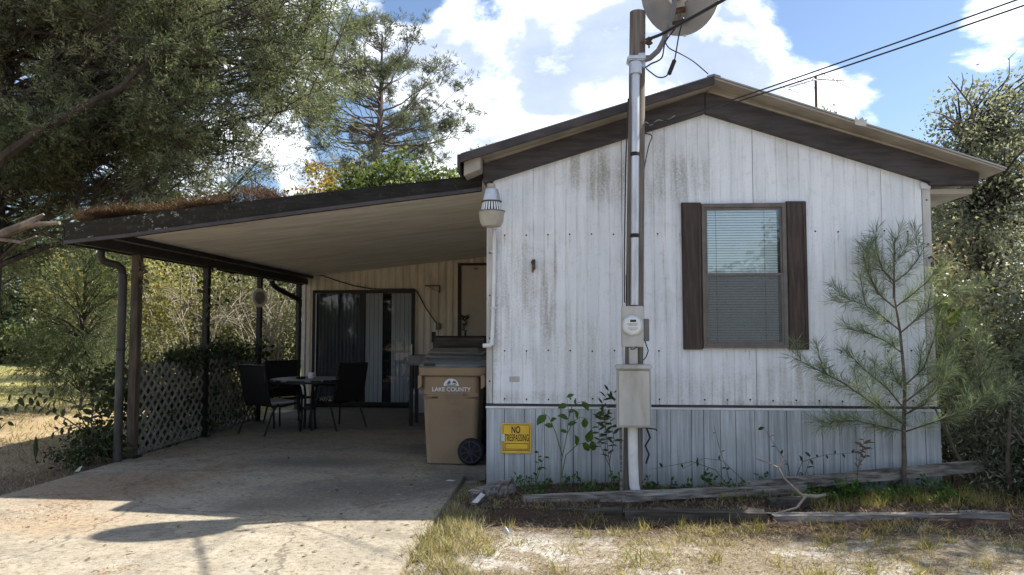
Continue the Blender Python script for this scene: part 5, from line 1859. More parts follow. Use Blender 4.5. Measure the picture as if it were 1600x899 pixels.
# ------------------------------------------------------------------ big trees
def build_cedar():
    th = thing('cedar_tree', 'large dark feathery cedar reaching in from the left over the carport', 'tree', (-9.1, 10.8, 0))
    trunk = [(-9.1, 10.8, -.1), (-9.05, 10.8, 1.5), (-8.95, 10.75, 3.0), (-8.85, 10.8, 5), (-8.8, 10.8, 7.2), (-8.8, 10.8, 9.5)]
    mb = MB().tube(trunk, [.30, .26, .23, .18, .13, .05], 12)
    limbs = [([(-8.95, 10.75, 2.9), (-8.2, 9.8, 3.45), (-7.51, 9.2, 3.69), (-6.92, 9.15, 4.07), (-6.28, 9.15, 4.40), (-5.87, 9.2, 4.62), (-5.42, 9.2, 5.04), (-4.8, 9.4, 5.5), (-4.1, 9.8, 6.0)], .092),
             ([(-8.95, 10.7, 3.3), (-8.2, 10.1, 4.15), (-7.5, 10.0, 4.16), (-6.9, 10, 4.14), (-6.0, 9.9, 4.3), (-5.2, 9.8, 4.35)], .075),
             ([(-8.9, 10.7, 4.5), (-8.1, 10.4, 5.0), (-7.2, 10.2, 5.25), (-6.0, 10.0, 5.1), (-4.8, 9.9, 5.2), (-3.9, 9.8, 5.0)], .07)]
    rg = np.random.default_rng(3)
    ends = []
    while len(ends) < 150:
        x, y, z = -10.3 + 7.4 * rg.random() ** .75, rg.uniform(9.2, 13.2), rg.uniform(3.5, 8.0)
        xr = x * 10.5 / y                      # how far right it would reach at the trunk's distance
        zr = 1.42 + (z - 1.42) * 10.5 / y
        if xr > -3.1 or zr < 3.55 + max(0, (xr + 5.2)) * .35:
            continue
        if xr > -3.8 and zr < 4.4:
            continue
        if -7.4 < xr < -6.0 and zr < 4.2:
            continue
        ends.append((x, y, z))
    for e in ends:
        e = Vector(e)
        L = (e - Vector((-8.9, 10.8, e.z))).length
        s = Vector((-8.9, 10.78, min(max(e.z - .38 * L, 2.3), 8.8)))
        limbs.append((bend(s, e, random.uniform(-.12, .10) * L, 7, .055), .012 + .005 * L))
    SP, SD = [], []
    tw = 0
    for pts, r in limbs:
        pv = [Vector(p) for p in pts]
        k = len(pv)
        mb.tube(pv, [max(r * (1 - .85 * i / (k - 1)), .006) for i in range(k)], 6, False)
        for i in range(1, k):
            seg = pv[i] - pv[i - 1]
            d0 = seg.normalized()
            f = i / (k - 1)
            if f < .3:
                continue
            for q in range(4 if f < .6 else 6):
                p = pv[i - 1].lerp(pv[i], random.random())
                d = (d0 * .6 + Vector((random.gauss(0, .8), random.gauss(0, .8), random.gauss(-.05, .6)))).normalized()
                l = random.uniform(.35, .95)
                e = p + d * l + Vector((0, 0, -.12 * l))
                if (e.x * 10.5 / e.y) > -2.95:
                    continue
                mb.tube([p, p.lerp(e, .5) + Vector((0, 0, .04)), e], [.008, .006, .003], 4, False)
                for s in range(11):
                    t = random.uniform(.1, 1.05)
                    SP.append(p.lerp(e, t) + Vector((random.gauss(0, .10), random.gauss(0, .10), random.gauss(0, .09))))
                    SD.append(d * .6 + Vector((random.gauss(0, .8), random.gauss(0, .8), random.gauss(.0, .7))))
    mb.build('trunk', 'bark', th)
    SP, SD = np.array([tuple(p) for p in SP]), np.array([tuple(p) for p in SD])
    hole = .68 * vnoise(SP[:, 0] + .6 * SP[:, 1] + 40, SP[:, 2] + .4 * SP[:, 1] + 40, 1.5, 41) + .32 * vnoise(SP[:, 0] - .5 * SP[:, 1] + 60, SP[:, 2] + 30, 3.6, 42)
    k = (hole > .36) & (SP[:, 1] > 8.95)
    SP, SD = SP[k], SD[k]
    bv, bq = spray_mesh(20, .9, .9, .30, .022, 1.0, 2)
    V, Q = scatter(bv, bq, SP, frames(SD), .27 * RNG.uniform(.6, 1.25, len(SP)))
    np_mesh('crown', V, Q, 'cedar_leaf', th)


build_cedar()


def build_pine():
    th = thing('pine_tree', 'tall pine with a slender grey trunk and airy domed crown beyond the carport', 'tree', (-6.75, 25, 0))
    tr = [(-6.85, 25, -.1), (-6.85, 25, 3), (-6.8, 25, 5.5), (-6.65, 25, 7.0), (-6.45, 25, 8.6), (-6.42, 25, 10), (-6.4, 25, 11.8)]
    mb = MB().tube(tr, [.19, .18, .16, .14, .11, .07, .025], 9)
    rg = random.Random(4)
    SP, SD = [], []
    n = 0
    while n < 118:
        a = rg.uniform(0, 2 * math.pi)
        v = rg.uniform(-.72, 1)
        rr = math.sqrt(1 - v * v)
        k = rg.uniform(.72, 1.04) if rg.random() < .8 else rg.uniform(.45, .75)
        wob = 1 + .12 * math.sin(3 * a + 4 * v) + .07 * math.sin(7 * a)
        e = Vector((-6.65 + 3.05 * k * rr * math.cos(a) * wob, 25 + 3.0 * k * rr * math.sin(a), 8.9 + 3.55 * k * v))
        if v < -.15 and rg.random() < .6:
            continue
        if e.y < 25.6 and abs(e.x + 6.5) < 1.3 and v < .45 and rg.random() < .8:
            continue
        n += 1
        hr = math.hypot(e.x + 6.5, e.y - 25)
        zs = min(max(e.z - (.55 * hr if v > .1 else .12 * hr) - rg.uniform(.0, .5), 5.6), 11.4)
        s = Vector((np.interp(zs, [5.5, 7, 8.6, 10, 11.8], [-6.8, -6.65, -6.45, -6.42, -6.4]), 25, zs))
        L = (e - s).length
        pts = bend(s, e, (-.10 if v > -.1 else .10) * L, 6, .025)
        r0 = .014 + .008 * L
        mb.tube(pts, [max(r0 * (1 - .85 * i / 6), .010) for i in range(7)], 5, False)
        d0 = (e - s).normalized()
        for q in range(6):
            d = (d0 * .6 + Vector((rg.gauss(0, .6), rg.gauss(0, .6), rg.gauss(.25, .4)))).normalized()
            p = e - d0 * rg.uniform(0, .7)
            e2 = p + d * rg.uniform(.25, .65)
            mb.tube([p, e2], [.012, .006], 4, False)
            for w in range(8):
                SP.append(p.lerp(e2, rg.uniform(.25, 1.1)) + Vector((rg.gauss(0, .10), rg.gauss(0, .10), rg.gauss(0, .07))))
                SD.append(d + Vector((rg.gauss(0, .6), rg.gauss(0, .6), rg.gauss(.2, .5))))
    for k in range(9):                                     # bare lower limbs
        a = k * 2.1
        s = Vector((-6.75, 25, 5.6 + .14 * k))
        e = s + Vector((math.cos(a) * 2.7, math.sin(a) * 2.0, rg.uniform(-.5, .6)))
        mb.tube(bend(s, e, .25, 5, .03), [.045, .035, .028, .02, .013, .008], 5, False)
    mb.build('trunk', 'pine_bark', th)
    SP, SD = np.array([tuple(p) for p in SP]), np.array([tuple(p) for p in SD])
    bv, bq = spray_mesh(14, 1.0, .35, .8, .03, 1.0, 3)
    V, Q = scatter(bv, bq, SP, frames(SD), .235 * RNG.uniform(.7, 1.3, len(SP)))
    np_mesh('crown', V, Q, 'pine_leaf', th)


build_pine()

# green tangle behind the carport roof
G2 = 'shrubs standing beyond the carport roof'
tree('vine_covered_tree', 'bright green vine-covered tree right of the pine trunk, above the carport roof', 'tree', (-4.4, 20.5, 0), [(-4.4, 20.5, -.1), (-4.4, 20.5, 2.5), (-4.3, 20.5, 5)], .14,
     [(-4.4, 20.5, 4.9, 1.4, 1.2, 1.5), (-3.4, 20.5, 4.7, .9, .9, 1.2), (-5.3, 20.6, 4.7, .8, .8, 1.2)], 330, 40, .15, 'bright_leaf', crad=.3)
tree('vine_covered_tree', 'dark green vines round the foot of the pine trunk, above the carport roof', 'tree', (-6.2, 21.5, 0), [(-6.2, 21.5, -.1), (-6.2, 21.5, 2), (-6.0, 21.5, 4)], .12,
     [(-6.1, 21.5, 5.0, .7, .7, 1.4), (-7.2, 21.5, 4.4, 1.1, .8, 1.2)], 210, 40, .15, 'vine_leaf', crad=.28)
tree('small_tree', 'thin small tree with yellow and orange leaves left of the pine trunk', 'tree', (-7.7, 22, 0), [(-7.7, 22, -.1), (-7.7, 22, 3), (-7.5, 22, 5)], .08,
     [(-7.55, 22, 5.75, .55, .7, .75), (-8.1, 22, 5.2, .5, .6, .6), (-7.2, 22, 5.5, .5, .5, .6)], 80, 26, .11, 'orange_leaf', crad=.28, limbs=.6)
tree('small_tree', 'pale green thin tree with see-through crown left of the vine-covered tree', 'tree', (-7.0, 23, 0), [(-7.0, 23, -.1), (-6.9, 23, 3), (-6.6, 23, 5.2)], .08,
     [(-6.95, 23, 6.1, .8, .7, .8)], 60, 26, .11, 'yellow_leaf', crad=.28, limbs=.6)

# bushes beyond the lattice, sun behind them
GB = 'sunlit bushes beyond the open side of the carport'
bushes = [(-12.3, 18.5, 1.6, 3.9, 'yellow_leaf', 'tall yellow green bush seen between the first two carport posts, left half'),
          (-10.3, 17.5, 1.5, 3.5, 'yellow_leaf', 'yellow green bush seen just left of the second carport post'),
          (-8.9, 17.0, 1.4, 3.3, 'yellow_leaf', 'loose yellow bush seen just right of the second carport post'),
          (-7.6, 17.2, 1.3, 3.2, 'olive_leaf', 'dull olive bush seen left of the third carport post'),
          (-6.7, 16.2, 1.0, 2.9, 'olive_leaf', 'pale olive thicket seen between the last two carport posts'),
          (-10.0, 15.2, .95, 1.5, 'olive_leaf', 'low grey green bush behind the front lattice panel'),
          (-7.9, 14.2, .8, 1.35, 'olive_leaf', 'low dark bush behind the rear lattice panel')]
for x, y, r, h, m, lab in bushes:
    lb = [(x, y, h * .55, r, r * .8, h * .42), (x - r * .5, y + .2, h * .72, r * .7, r * .7, h * .28), (x + r * .55, y, h * .45, r * .75, r * .7, h * .38), (x, y - r * .3, h * .28, r, r * .6, h * .25)]
    tree('yellow_bush' if m == 'yellow_leaf' else 'olive_bush', lab, 'bush', (x, y, 0), [(x, y, -.1), (x + .05, y, h * .3), (x - .05, y, h * .6), (x, y, h * .85)], .05, lb,
         int(150 * r * h / 4), 46, .085, m, 'pale_twig', GB, limbs=.5, crad=.26, shell=.2, stems=4)


def twiggy(name, label, base, n, h, spread, mat='pale_twig', group=None, r=.012):
    th = thing(name, label, 'bush', base, 0, group)
    mb = MB()
    rg = random.Random(label)
    for k in range(n):
        a = rg.uniform(0, 6.28)
        s = rg.uniform(.15, 1) * spread
        p0 = Vector(base) + Vector((rg.gauss(0, .12), rg.gauss(0, .12), -.05))
        p1 = p0 + Vector((math.cos(a) * s * .4, math.sin(a) * s * .4, h * rg.uniform(.4, .6)))
        p2 = p0 + Vector((math.cos(a) * s, math.sin(a) * s, h * rg.uniform(.7, 1.1)))
        mb.tube([p0, p1, p2], [r, r * .7, r * .25], 4, False)
        for q in range(5):
            t = rg.uniform(.1, 1)
            c = p1.lerp(p2, t)
            e = c + Vector((rg.gauss(0, .25), rg.gauss(0, .25), rg.uniform(0, .4))) * (h * .4)
            mb.tube([c, c.lerp(e, .5) + Vector((0, 0, .03)), e], [r * .45, r * .35, r * .15], 3, False)
    mb.build('twigs', mat, th)
    return th


twiggy('bare_bush', 'bare pale twiggy bush seen between the last two carport posts', (-6.1, 14.6, 0), 26, 2.3, 1.0, group=None)
twiggy('bare_bush', 'reddish bare stems behind the front lattice panel', (-9.2, 14.2, 0), 30, 1.9, .9, 'twig')
twiggy('bare_bush', 'tangle of grey twigs right of the second carport post', (-7.6, 15.0, 0), 22, 2.4, .9)

# shade-side growth along the lattice
def vine_mass(name, label, cat, pts, rad, nleaf, size, mat, stems):
    th = thing(name, label, cat, tuple(pts[0]))
    C = np.array(pts, float)
    V, Q = leaf_cloud(C, np.full(len(C), rad), nleaf, size, 'leaf', .4)
    np_mesh('leaves', V, Q, mat, th)
    for s in stems:
        MB().tube(s, .008, 5).build('stem', 'twig', th)


pts = [(-4.98 + random.gauss(0, .08), random.uniform(8.9, 9.6), random.uniform(.93, 1.16)) for i in range(26)]
vine_mass('ivy_clump', 'dark ivy spilling over the top of the front lattice panel', 'ivy', pts, .10, 26, .075, 'ivy_leaf', [[(-5.0, 9.2, .0), (-5.0, 9.25, .6), (-4.97, 9.3, 1.1)], [(-5.02, 8.9, .0), (-5.0, 9.0, .7), (-4.97, 8.9, 1.05)]])
pts = [(-5.0 + random.gauss(0, .12), random.uniform(9.7, 11.7), random.uniform(.92, 1.22)) for i in range(56)]
vine_mass('ivy_clump', 'dark ivy heaped over the top of the rear lattice panel', 'ivy', pts, .13, 26, .08, 'ivy_leaf', [[(-5.0, 10.2, .0), (-5.0, 10.25, .6), (-4.98, 10.3, 1.1)], [(-5.02, 11, .0), (-5.0, 11, .7), (-4.98, 11, 1.1)]])
pts = [(-5.25 + random.gauss(0, .16), random.uniform(7.55, 8.3), random.uniform(.0, .30)) for i in range(36)]
vine_mass('ground_shrub', 'low dark leafy shrub at the foot of the first carport post', 'shrub', pts, .10, 34, .055, 'ivy_leaf', [[(-5.25, 7.9, -.05), (-5.25, 7.9, .2), (-5.2, 7.85, .36)]])
pts = [(-5.2 + random.gauss(0, .2), random.uniform(8.6, 11.2), random.uniform(.0, .75)) for i in range(60)] + [(-5.3 + random.gauss(0, .12), random.uniform(8.1, 11.5), random.uniform(.0, 1.0)) for i in range(190)]
vine_mass('ivy_clump', 'loose dark growth behind the lattice panels', 'ivy', pts, .15, 24, .08, 'ivy_leaf', [[(-5.2, 9.6, -.05), (-5.2, 9.6, .3), (-5.2, 9.6, .7)]])

xs = np.concatenate([RNG.uniform(-.5, 3.3, 120), RNG.uniform(2.0, 3.4, 70)])
ys = RNG.uniform(6.35, 6.86, len(xs))
C = np.stack([xs, ys, .02 + .10 * RNG.random(len(xs)) ** 2], axis=1)
V, Q = leaf_cloud(C, np.full(len(C), .045), 16, .042, 'leaf', -.4)
tag(np_mesh('bed_weeds', V, Q, 'sapling_leaf'), 'low green weeds along the foot of the skirting', None, None, 'stuff')

# soft green boughs left of the first post
def soft_bush(label, lobes, n, name='soft_cedar_bush', mat='feather_leaf', sz=.26, base=None, group=None, trunk=None):
    base = base or (lobes[0][0], lobes[0][1], 0)
    th = thing(name, label, 'bush', base, 0, group)
    C, who = lobes_clumps(lobes, n, .3)
    C = C[C[:, 2] > .05]
    cen = np.array(lobes[0][:3])
    D = C - cen
    D /= np.linalg.norm(D, axis=1, keepdims=True) + 1e-6
    D = np.repeat(D, 5, axis=0) + RNG.normal(size=(len(C) * 5, 3)) * .6
    D[:, 2] -= .15
    P = np.repeat(C, 5, axis=0) + RNG.normal(size=(len(C) * 5, 3)) * .12
    bv, bq = spray_mesh(18, .6, 1.0, .36, .02, .7, 5)
    V, Q = scatter(bv, bq, P, frames(D), sz * RNG.uniform(.7, 1.3, len(P)))
    np_mesh('foliage', V, Q, mat, th)
    mb = MB()
    mb.tube(trunk or [(base[0], base[1], -.1), (base[0] + .1, base[1], lobes[0][2] * .5), (base[0], base[1], lobes[0][2])], [.035, .028, .012], 7)
    for c in C[::6]:
        mb.tube(bend((base[0], base[1], max(.3, c[2] - .5)), c, .05, 3, .03), [.02, .014, .01, .005], 4, False)
    mb.build('trunk', 'bark', th)


soft_bush('soft feathery green bush left of the downspout, hanging over the lawn', [(-9.0, 13.2, 1.75, .9, .8, 1.1), (-8.5, 13, 2.5, .7, .6, .7), (-9.6, 13.3, 1.1, .8, .7, .6), (-8.8, 12.8, .8, .8, .6, .6)], 460)
soft_bush('dark feathery boughs hanging at the left edge below the big cedar', [(-9.8, 11.6, 2.6, .8, .7, .7), (-8.9, 11.6, 3.0, .8, .6, .6)], 170, 'cedar_bough', 'cedar_leaf', .26)

# woods at the back, left
GF = 'trees at the back of the lawn'
woods = [(-33, 39, 9.5, 4.0, 'forest_leaf', 'dark broad tree farthest left at the back of the lawn'),
         (-26.5, 37, 8.5, 3.4, 'forest_leaf', 'dark tree second from the left at the back of the lawn'),
         (-21.5, 36, 10.0, 3.2, 'vine_leaf', 'lighter green tall tree glimpsed through the cedar boughs'),
         (-17.0, 34, 8.0, 3.0, 'forest_leaf', 'dark tree behind the feathery bush'),
         (-13.2, 33, 7.0, 2.8, 'forest_leaf', 'green tree behind the yellow bushes'),
         (-9.4, 32, 6.2, 2.6, 'olive_leaf', 'olive tree behind the bushes at the far carport posts'),
         (-5.0, 33, 5.6, 2.8, 'vine_leaf', 'green tree hidden behind the carport roof')]
for x, y, h, r, m, lab in woods:
    lb = [(x, y, h * .62, r, r, h * .36), (x - r * .6, y - .5, h * .45, r * .7, r * .7, h * .3), (x + r * .6, y - .5, h * .5, r * .7, r * .7, h * .3), (x, y - 1, h * .25, r * .9, r * .6, h * .2)]
    tree('woodland_tree', lab, 'tree', (x, y, 0), [(x, y, -.1), (x, y, h * .3), (x + .2, y, h * .6), (x, y, h * .9)], .22, lb, int(210), 34, .30, m, 'bark', GF, limbs=.16, crad=.62, shell=.4)
for x, y, h, r, m, lab in [(-22, 31, 2.4, 2.0, 'bright_leaf', 'sunlit low shrub at the back of the lawn, far left'), (-18.5, 31.5, 2.2, 1.7, 'vine_leaf', 'green low shrub right of the sunlit one at the back of the lawn'),
                           (-25.5, 31.5, 2.6, 2.0, 'forest_leaf', 'dark low shrub at the left edge of the back of the lawn'), (-15.0, 29, 2.2, 1.8, 'feather_leaf', 'soft green shrub behind the feathery bush')]:
    tree('lawn_shrub', lab, 'shrub', (x, y, 0), [(x, y, -.1), (x, y, h * .4), (x, y, h * .8)], .08, [(x, y, h * .5, r, r * .7, h * .48), (x + r * .5, y, h * .35, r * .8, r * .6, h * .35)], 110, 34, .20, m, 'bark', GF, crad=.36, shell=.3)

# trees and shrubs at the right
tree('oak_tree', 'small-leaved grey oak right of the roof with dead twigs in its top', 'tree', (7.6, 14, 0), [(7.6, 14, -.1), (7.6, 14, 2), (7.5, 14, 3.6), (7.3, 14, 5.0)], .16,
     [(7.55, 14, 5.05, .95, .9, .9), (8.5, 14, 5.3, .8, .8, 1.2), (6.9, 13.9, 4.3, .55, .6, .5), (8.3, 13.8, 3.8, 1.2, .9, .9), (7.2, 13.6, 3.2, .9, .8, .6), (7.4, 13.5, 2.4, 1.0, .8, .7), (6.6, 13.6, 1.4, 1.0, .7, 1.2), (7.8, 13.8, 4.4, 1.2, .9, .9)], 520, 44, .08, 'oak_leaf', crad=.22, limbs=.4, shell=.25)
tree('oak_tree', 'pale olive bushy tree at the right picture edge', 'tree', (8.4, 9.4, 0), [(8.4, 9.4, -.1), (8.3, 9.4, 1.8), (8.1, 9.3, 3.8), (7.9, 9.2, 5.2)], .14,
     [(7.3, 10.6, 3.5, .95, .9, 1.0), (6.9, 10.5, 2.4, .9, .8, .9), (7.9, 10.8, 2.6, 1.0, .9, 1.3), (7.6, 8.7, 5.2, 1.5, 1.1, 1.1), (8.6, 9.2, 4.2, 1.4, 1.2, 1.3),
      (7.3, 7.15, 5.1, 1.5, .8, .8), (8.4, 7.3, 5.3, 1.4, .9, .9)], 760, 42, .075, 'oak_leaf', crad=.22, limbs=.35, shell=.25)
tree('oak_tree', 'dark oak behind the home corner, seen below the right eave', 'tree', (7.4, 17, 0), [(7.4, 17, -.1), (7.4, 17, 2), (7.3, 17, 4)], .16,
     [(7.6, 17, 3.8, 1.5, 1, 1.4), (9.2, 17, 4.2, 1.6, 1, 1.6), (8.2, 16.6, 2.3, 1.7, 1, 1.0), (7.4, 16.6, 1.0, 1.6, 1, 1.1), (10, 16.6, 1.2, 1.8, 1, 1.3), (7.9, 16.4, 2.9, 1.5, .8, 1.5), (6.9, 16.4, 2.1, .9, .8, 1.3)], 760, 44, .13, 'oak_leaf', crad=.3, limbs=.4, shell=.25)
tree('golden_bush', 'golden yellow bush peeping out beside the right corner of the home', 'bush', (6.0, 12.4, 0), [(6.0, 12.4, -.1), (6.0, 12.4, 1.2), (6.0, 12.4, 2.4)], .06,
     [(5.95, 12.4, 2.45, .36, .4, .5), (6.0, 12.4, 1.5, .45, .5, .7)], 80, 36, .055, 'golden_leaf', crad=.2, limbs=.4)
tree('roofline_tree', 'treetop just showing over the right roof slope behind the antenna', 'tree', (6.0, 17.5, 0), [(6.0, 17.5, -.1), (6.0, 17.5, 3), (6.0, 17.5, 5.8)], .12,
     [(6.1, 17.5, 6.15, .42, .5, .42), (6.0, 17.5, 5.2, .9, .9, .7)], 60, 30, .09, 'oak_leaf', crad=.2, limbs=.5)
tree('roofline_tree', 'treetop just showing over the left roof slope near the pine', 'tree', (-2.4, 22, 0), [(-2.4, 22, -.1), (-2.4, 22, 3), (-2.4, 22, 6)], .12,
     [(-2.5, 22, 6.5, .7, .6, .42), (-2.2, 22, 5.6, .9, .9, .7)], 50, 26, .10, 'pine_leaf', crad=.2, limbs=.5)


def dead_top():
    th = thing('dead_branch', 'bare dead branch sticking out of the oak crown against the sky', 'branch', (7.3, 13.6, 4.6))
    for nm, p, r in [('main_limb', [(7.35, 13.7, 4.9), (7.1, 13.3, 5.35), (6.85, 13.2, 5.6), (6.62, 13.1, 5.82)], [.03, .022, .015, .006]), ('side_twig', [(6.88, 13.2, 5.58), (6.92, 13.2, 5.8), (6.9, 13.2, 5.92)], [.012, .009, .004]),
                     ('side_twig', [(6.98, 13.25, 5.48), (7.08, 13.2, 5.72), (7.08, 13.2, 5.88)], [.012, .009, .004]),
                     ('main_limb', [(7.2, 13.6, 4.7), (6.8, 13.3, 5.1), (6.55, 13.2, 5.18), (6.3, 13.1, 5.2)], [.028, .02, .012, .005]), ('side_twig', [(6.75, 13.3, 5.12), (6.68, 13.25, 5.34), (6.62, 13.2, 5.45)], [.012, .008, .004]),
                     ('side_twig', [(7.6, 13.5, 5.5), (7.75, 13.3, 5.9), (7.7, 13.2, 6.15), (7.85, 13.2, 6.3)], [.015, .01, .007, .003])]:
        MB().tube(p, r, 5).build(nm, 'twig', th)


dead_top()
GS = 'dark shrubs right of the home'
for x, y, h, r, m, lab, n in [(4.35, 8.6, 2.0, .85, 'shrub_leaf', 'tall dark shrub directly behind the right corner of the home', 190),
                              (5.2, 8.0, 2.1, .9, 'shrub_leaf', 'tall dark shrub at the right picture edge', 200),
                              (3.95, 7.0, .95, .5, 'shrub_leaf', 'low dark shrub at the right end of the skirting', 120),
                              (4.55, 6.6, .8, .6, 'shrub_leaf', 'low dark shrub at the right picture edge, beside the timber', 140)]:
    tree('dark_shrub', lab, 'shrub', (x, y, 0), [(x, y, -.1), (x, y, h * .35), (x + .05, y, h * .8)], .035,
         [(x, y, h * .6, r, r * .7, h * .42), (x - r * .4, y, h * .35, r * .7, r * .6, h * .34), (x + r * .5, y - .1, h * .38, r * .7, r * .6, h * .36), (x, y - .2, h * .18, r, r * .5, h * .18)],
         int(n * 1.5), 56, .065, m, 'twig', GS, limbs=.4, crad=.15, shape='leaf' if h > 1 else 'narrow', shell=.25, stems=3)
twiggy('bare_bush', 'grey bare twigs among the dark shrubs at the right', (4.3, 7.2, 0), 20, 1.1, .7, 'pale_twig', r=.007)
soft_bush('soft cedar seedling among the dark shrubs at the right picture edge', [(4.75, 7.3, 1.15, .45, .4, .5)], 70, 'soft_cedar_bush', 'feather_leaf', .16)
pts = [(3.55 + random.gauss(0, .12), 7.3 + random.gauss(0, .15), random.uniform(1.2, 1.75)) for i in range(12)]
vine_mass('leafy_shoot', 'bright leafy shoots beside the right edge of the white siding', 'shoot', pts, .09, 12, .10, 'bright_leaf', [[(3.6, 7.3, 0), (3.58, 7.3, .8), (3.55, 7.3, 1.7)]])


# ------------------------------------------------------------------ woods across the road behind the photographer (mirrored in the panes)
def woods_behind():
    lb = []
    for k in range(14):
        x = -26 + 4.2 * k
        lb.append((x, -24 + 2 * math.sin(k * 1.7), 2.6 + .7 * math.sin(k * 2.3), 2.6, 1.6, 2.6 + 1.1 * math.sin(k * 2.3)))
    C, w = lobes_clumps(lb, 2600, .4)
    C = C[C[:, 2] > 0]
    V, Q = leaf_cloud(C, np.full(len(C), .6), 26, .32)
    o = np_mesh('woods', V, Q, 'forest_leaf')
    tag(o, 'woods across the road facing the home', None, None, 'stuff')


woods_behind()


# ------------------------------------------------------------------ grass, needles, leaf mould
BLADE_V = np.array([(-.5, 0, 0), (.5, 0, 0), (.36, .5, .06), (-.36, .5, .06), (0, 1, -.12)])
BLADE_T = np.array([(0, 1, 2), (0, 2, 3), (3, 2, 4)])


def blades(P, length, width, tilt, lean=None):
    n = len(P)
    a = RNG.uniform(0, 2 * math.pi, n)
    tl = np.clip(RNG.normal(tilt, .28, n), 0, 1.45)
    D = np.stack([np.cos(a) * np.sin(tl), np.sin(a) * np.sin(tl), np.cos(tl)], axis=1)
    RT = frames(D)
    L = length
    bv = BLADE_V[None] * np.stack([np.full(n, 1.) * width, L, L], axis=1)[:, None, :]
    V = np.einsum('nij,nkj->nki', RT, bv) + P[:, None, :]
    Q = BLADE_T[None] + (np.arange(n) * 5)[:, None, None]
    return V.reshape(-1, 3), Q.reshape(-1, 3)


def gz(x, y):
    return -.055 + .018 * np.sin(x * 1.7 + y * .6) * np.cos(y * 1.3) + .012 * np.sin(x * 4.1 - y * 2.7) + np.where((x > -.6) & (x < 4.2) & (y > 6.0), .05, 0) - .006


def grass_sheet(name, label, n, x0, x1, y0, y1, keep, lo, hi, width, tilt, mat, clump=None):
    x = RNG.uniform(x0, x1, n)
    y = RNG.uniform(y0, y1, n)
    if clump:
        k = clump
        cx, cy = RNG.uniform(x0, x1, k), RNG.uniform(y0, y1, k)
        i = RNG.integers(0, k, n)
        s = RNG.uniform(.02, .06, k)[i]
        x, y = cx[i] + RNG.normal(size=n) * s, cy[i] + RNG.normal(size=n) * s
    m = keep(x, y)
    x, y = x[m], y[m]
    P = np.stack([x, y, gz(x, y)], axis=1)
    V, Q = blades(P, RNG.uniform(lo, hi, len(P)), width * RNG.uniform(.6, 1.3, len(P)), tilt)
    o = np_mesh(name, V, Q, mat)
    tag(o, label, None, None, 'stuff')
    return o


edge = lambda x, y: x > -1.09 + .016 * np.maximum(y - 3.5, 0) + .07 * np.sin(y * 3.1) + .05 * np.sin(y * 7.7)
grass_sheet('dry_grass', 'flattened dry grass and straw over the pale sand', 150000, -1.2, 5.5, 3.4, 6.15, lambda x, y: edge(x, y) & (vnoise(x, y, 1.7, 1) * .6 + vnoise(x, y, 6, 2) * .5 > .40 + .18 * RNG.random(len(x))),
            .02, .06, .0042, 1.28, 'grass')
grass_sheet('grass_tufts', 'upright tufts of grass before the timbers', 40000, -.95, 5.2, 3.5, 6.05, lambda x, y: edge(x, y) & (vnoise(x, y, 1.2, 5) > np.where(y > 5.25, .30, .46)), .025, .085, .0044, .85, 'grass_mix', 700)
grass_sheet('tall_tufts', 'taller green tufts standing before the timbers', 2600, -.9, 5.2, 4.2, 6.05, lambda x, y: edge(x, y), .05, .15, .005, .6, 'green_grass', 90)
grass_sheet('edge_grass', 'grass growing along the right edge of the driveway', 16000, -1.25, -.62, 3.4, 6.9, lambda x, y: (vnoise(x, y, 2.5, 8) > .25) & edge(x, y), .04, .12, .0048, .7, 'grass_mix', 460)
grass_sheet('bed_grass', 'thin green grass in the bed below the skirting', 4200, .7, 4.0, 6.2, 6.82, lambda x, y: vnoise(x, y, 2.2, 9) > .45 - (x > 2.2) * .25, .05, .16, .0045, .5, 'green_grass', 110)
grass_sheet('lawn_grass', 'sunlit lawn grass beyond the carport side', 52000, -26, -5.3, 9, 27, lambda x, y: (y > 10.5) | (x < -5.6), .05, .13, .011, .75, 'green_grass')
grass_sheet('shade_grass', 'thin grass in the shade left of the driveway', 6500, -7.5, -4.95, 5.2, 9.4, lambda x, y: vnoise(x, y, 1.8, 12) > .4, .03, .10, .0045, .8, 'grass')


def flecks(name, label, P, length, width, mat, tilt=1.5):
    n = len(P)
    a = RNG.uniform(0, 2 * math.pi, n)
    D = np.stack([np.cos(a), np.sin(a), np.clip(RNG.normal(1.5 - tilt, .08 if tilt > 1.4 else .3, n), -.02, 1)], axis=1)
    D /= np.linalg.norm(D, axis=1, keepdims=True)
    bv = np.array([(-.5, 0, 0), (.5, 0, 0), (.5, 1, .0), (-.5, 1, 0)])[None] * np.stack([np.full(n, width), length, length], axis=1)[:, None, :]
    V = np.einsum('nij,nkj->nki', frames(D, (0, 0, 1)), bv) + P[:, None, :]
    Q = np.array([(0, 1, 2, 3)])[None] + (np.arange(n) * 4)[:, None, None]
    o = np_mesh(name, V.reshape(-1, 3), Q.reshape(-1, 4), mat)
    tag(o, label, None, None, 'stuff')


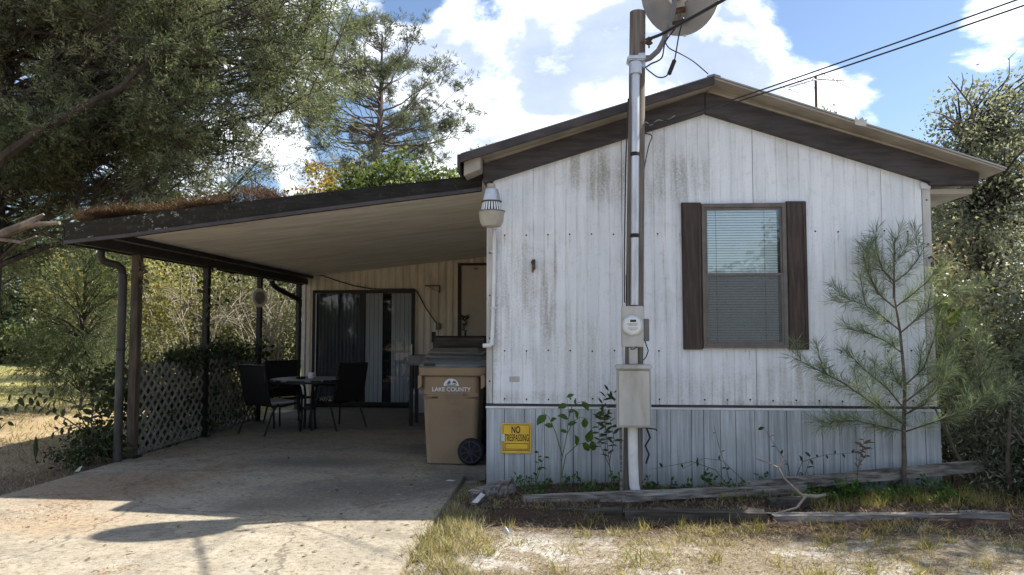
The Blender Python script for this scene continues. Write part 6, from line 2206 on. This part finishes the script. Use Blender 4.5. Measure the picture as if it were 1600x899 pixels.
n = 26000
x = RNG.uniform(-4.85, -1.0, n)
y = RNG.uniform(3.6, 8.6, n)
k = (.6 * vnoise(x, y, 1.7, 21) + .5 * vnoise(x, y, 5.5, 22) + .12 * (x < -3.2) > .70 + .25 * RNG.random(n))
x, y = x[k], y[k]
flecks('pine_needles', 'rusty pine needles scattered on the concrete', np.stack([x, y, np.full(len(x), .003)], axis=1), RNG.uniform(.012, .042, len(x)), .0036, 'slab_litter')
n = 16000
x = RNG.uniform(-.75, 4.6, n)
y = np.clip(RNG.normal(6.3, .35, n), 5.5, 6.86)
flecks('bed_litter', 'brown needles and leaf bits in the bed under the skirting', np.stack([x, y, gz(x, y) + RNG.uniform(.0, .03, n)], axis=1), RNG.uniform(.015, .07, n), .006, 'bed_litter', 1.2)
n = 9000
x = RNG.uniform(-1.0, 5.3, n)
y = RNG.uniform(3.5, 6.2, n)
k = edge(x, y)
x, y = x[k], y[k]
flecks('leaf_bits', 'small brown leaf bits over the sand and dry grass', np.stack([x, y, gz(x, y) + RNG.uniform(.004, .02, len(x))], axis=1), RNG.uniform(.01, .035, len(x)), .006, 'bed_litter', 1.45)
n = 260
x = np.where(RNG.random(n) < .5, -.95 - np.abs(RNG.normal(0, .5, n)), RNG.uniform(-4.8, -1.2, n))
y = RNG.uniform(4.2, 9.5, n)
D = RNG.normal(size=(n, 3))
D[:, 2] = np.abs(D[:, 2]) * .12
V, Q = scatter(LEAF_V, LEAF_Q, np.stack([x, y, np.full(n, .006)], axis=1), frames(D, (0, 0, 1)), RNG.uniform(.02, .05, n))
tag(np_mesh('fallen_leaves', V, Q, 'bed_litter'), 'dry brown leaves blown over the concrete', None, None, 'stuff')
n = 9000
x = RNG.uniform(-7.6, -4.9, n)
y = RNG.uniform(5.2, 9.2, n)
flecks('ground_litter', 'brown needles on the ground left of the driveway', np.stack([x, y, gz(x, y) + RNG.uniform(.0, .02, n)], axis=1), RNG.uniform(.015, .06, n), .005, 'bed_litter', 1.2)
# deep drift of fallen needles on the carport roof
n = 30000
x = -4.98 + 2.5 * RNG.random(n) ** 1.4
y = 6.88 + np.abs(RNG.normal(0, 1.1, n))
hgt = np.clip((.02 + .42 * vnoise(x, y, 1.9, 31) ** 2 - .035 * (x + 4.9) + .05 * np.minimum(y - 6.9, 1.5)) * np.clip((-2.5 - x) * 1.1, .08, 1), .01, .32) * np.clip((y - 6.86) * 2.2, .3, 1)
z = 2.535 + .105 * (x + 4.75) + hgt * RNG.random(n) ** .7
flecks('roof_needles', 'deep rusty drift of fallen needles on the carport roof', np.stack([x, y, z], axis=1)[vnoise(x, y, 3.3, 33) > .28], RNG.uniform(.04, .17, int((vnoise(x, y, 3.3, 33) > .28).sum())), .005, 'needle_litter', 1.22)
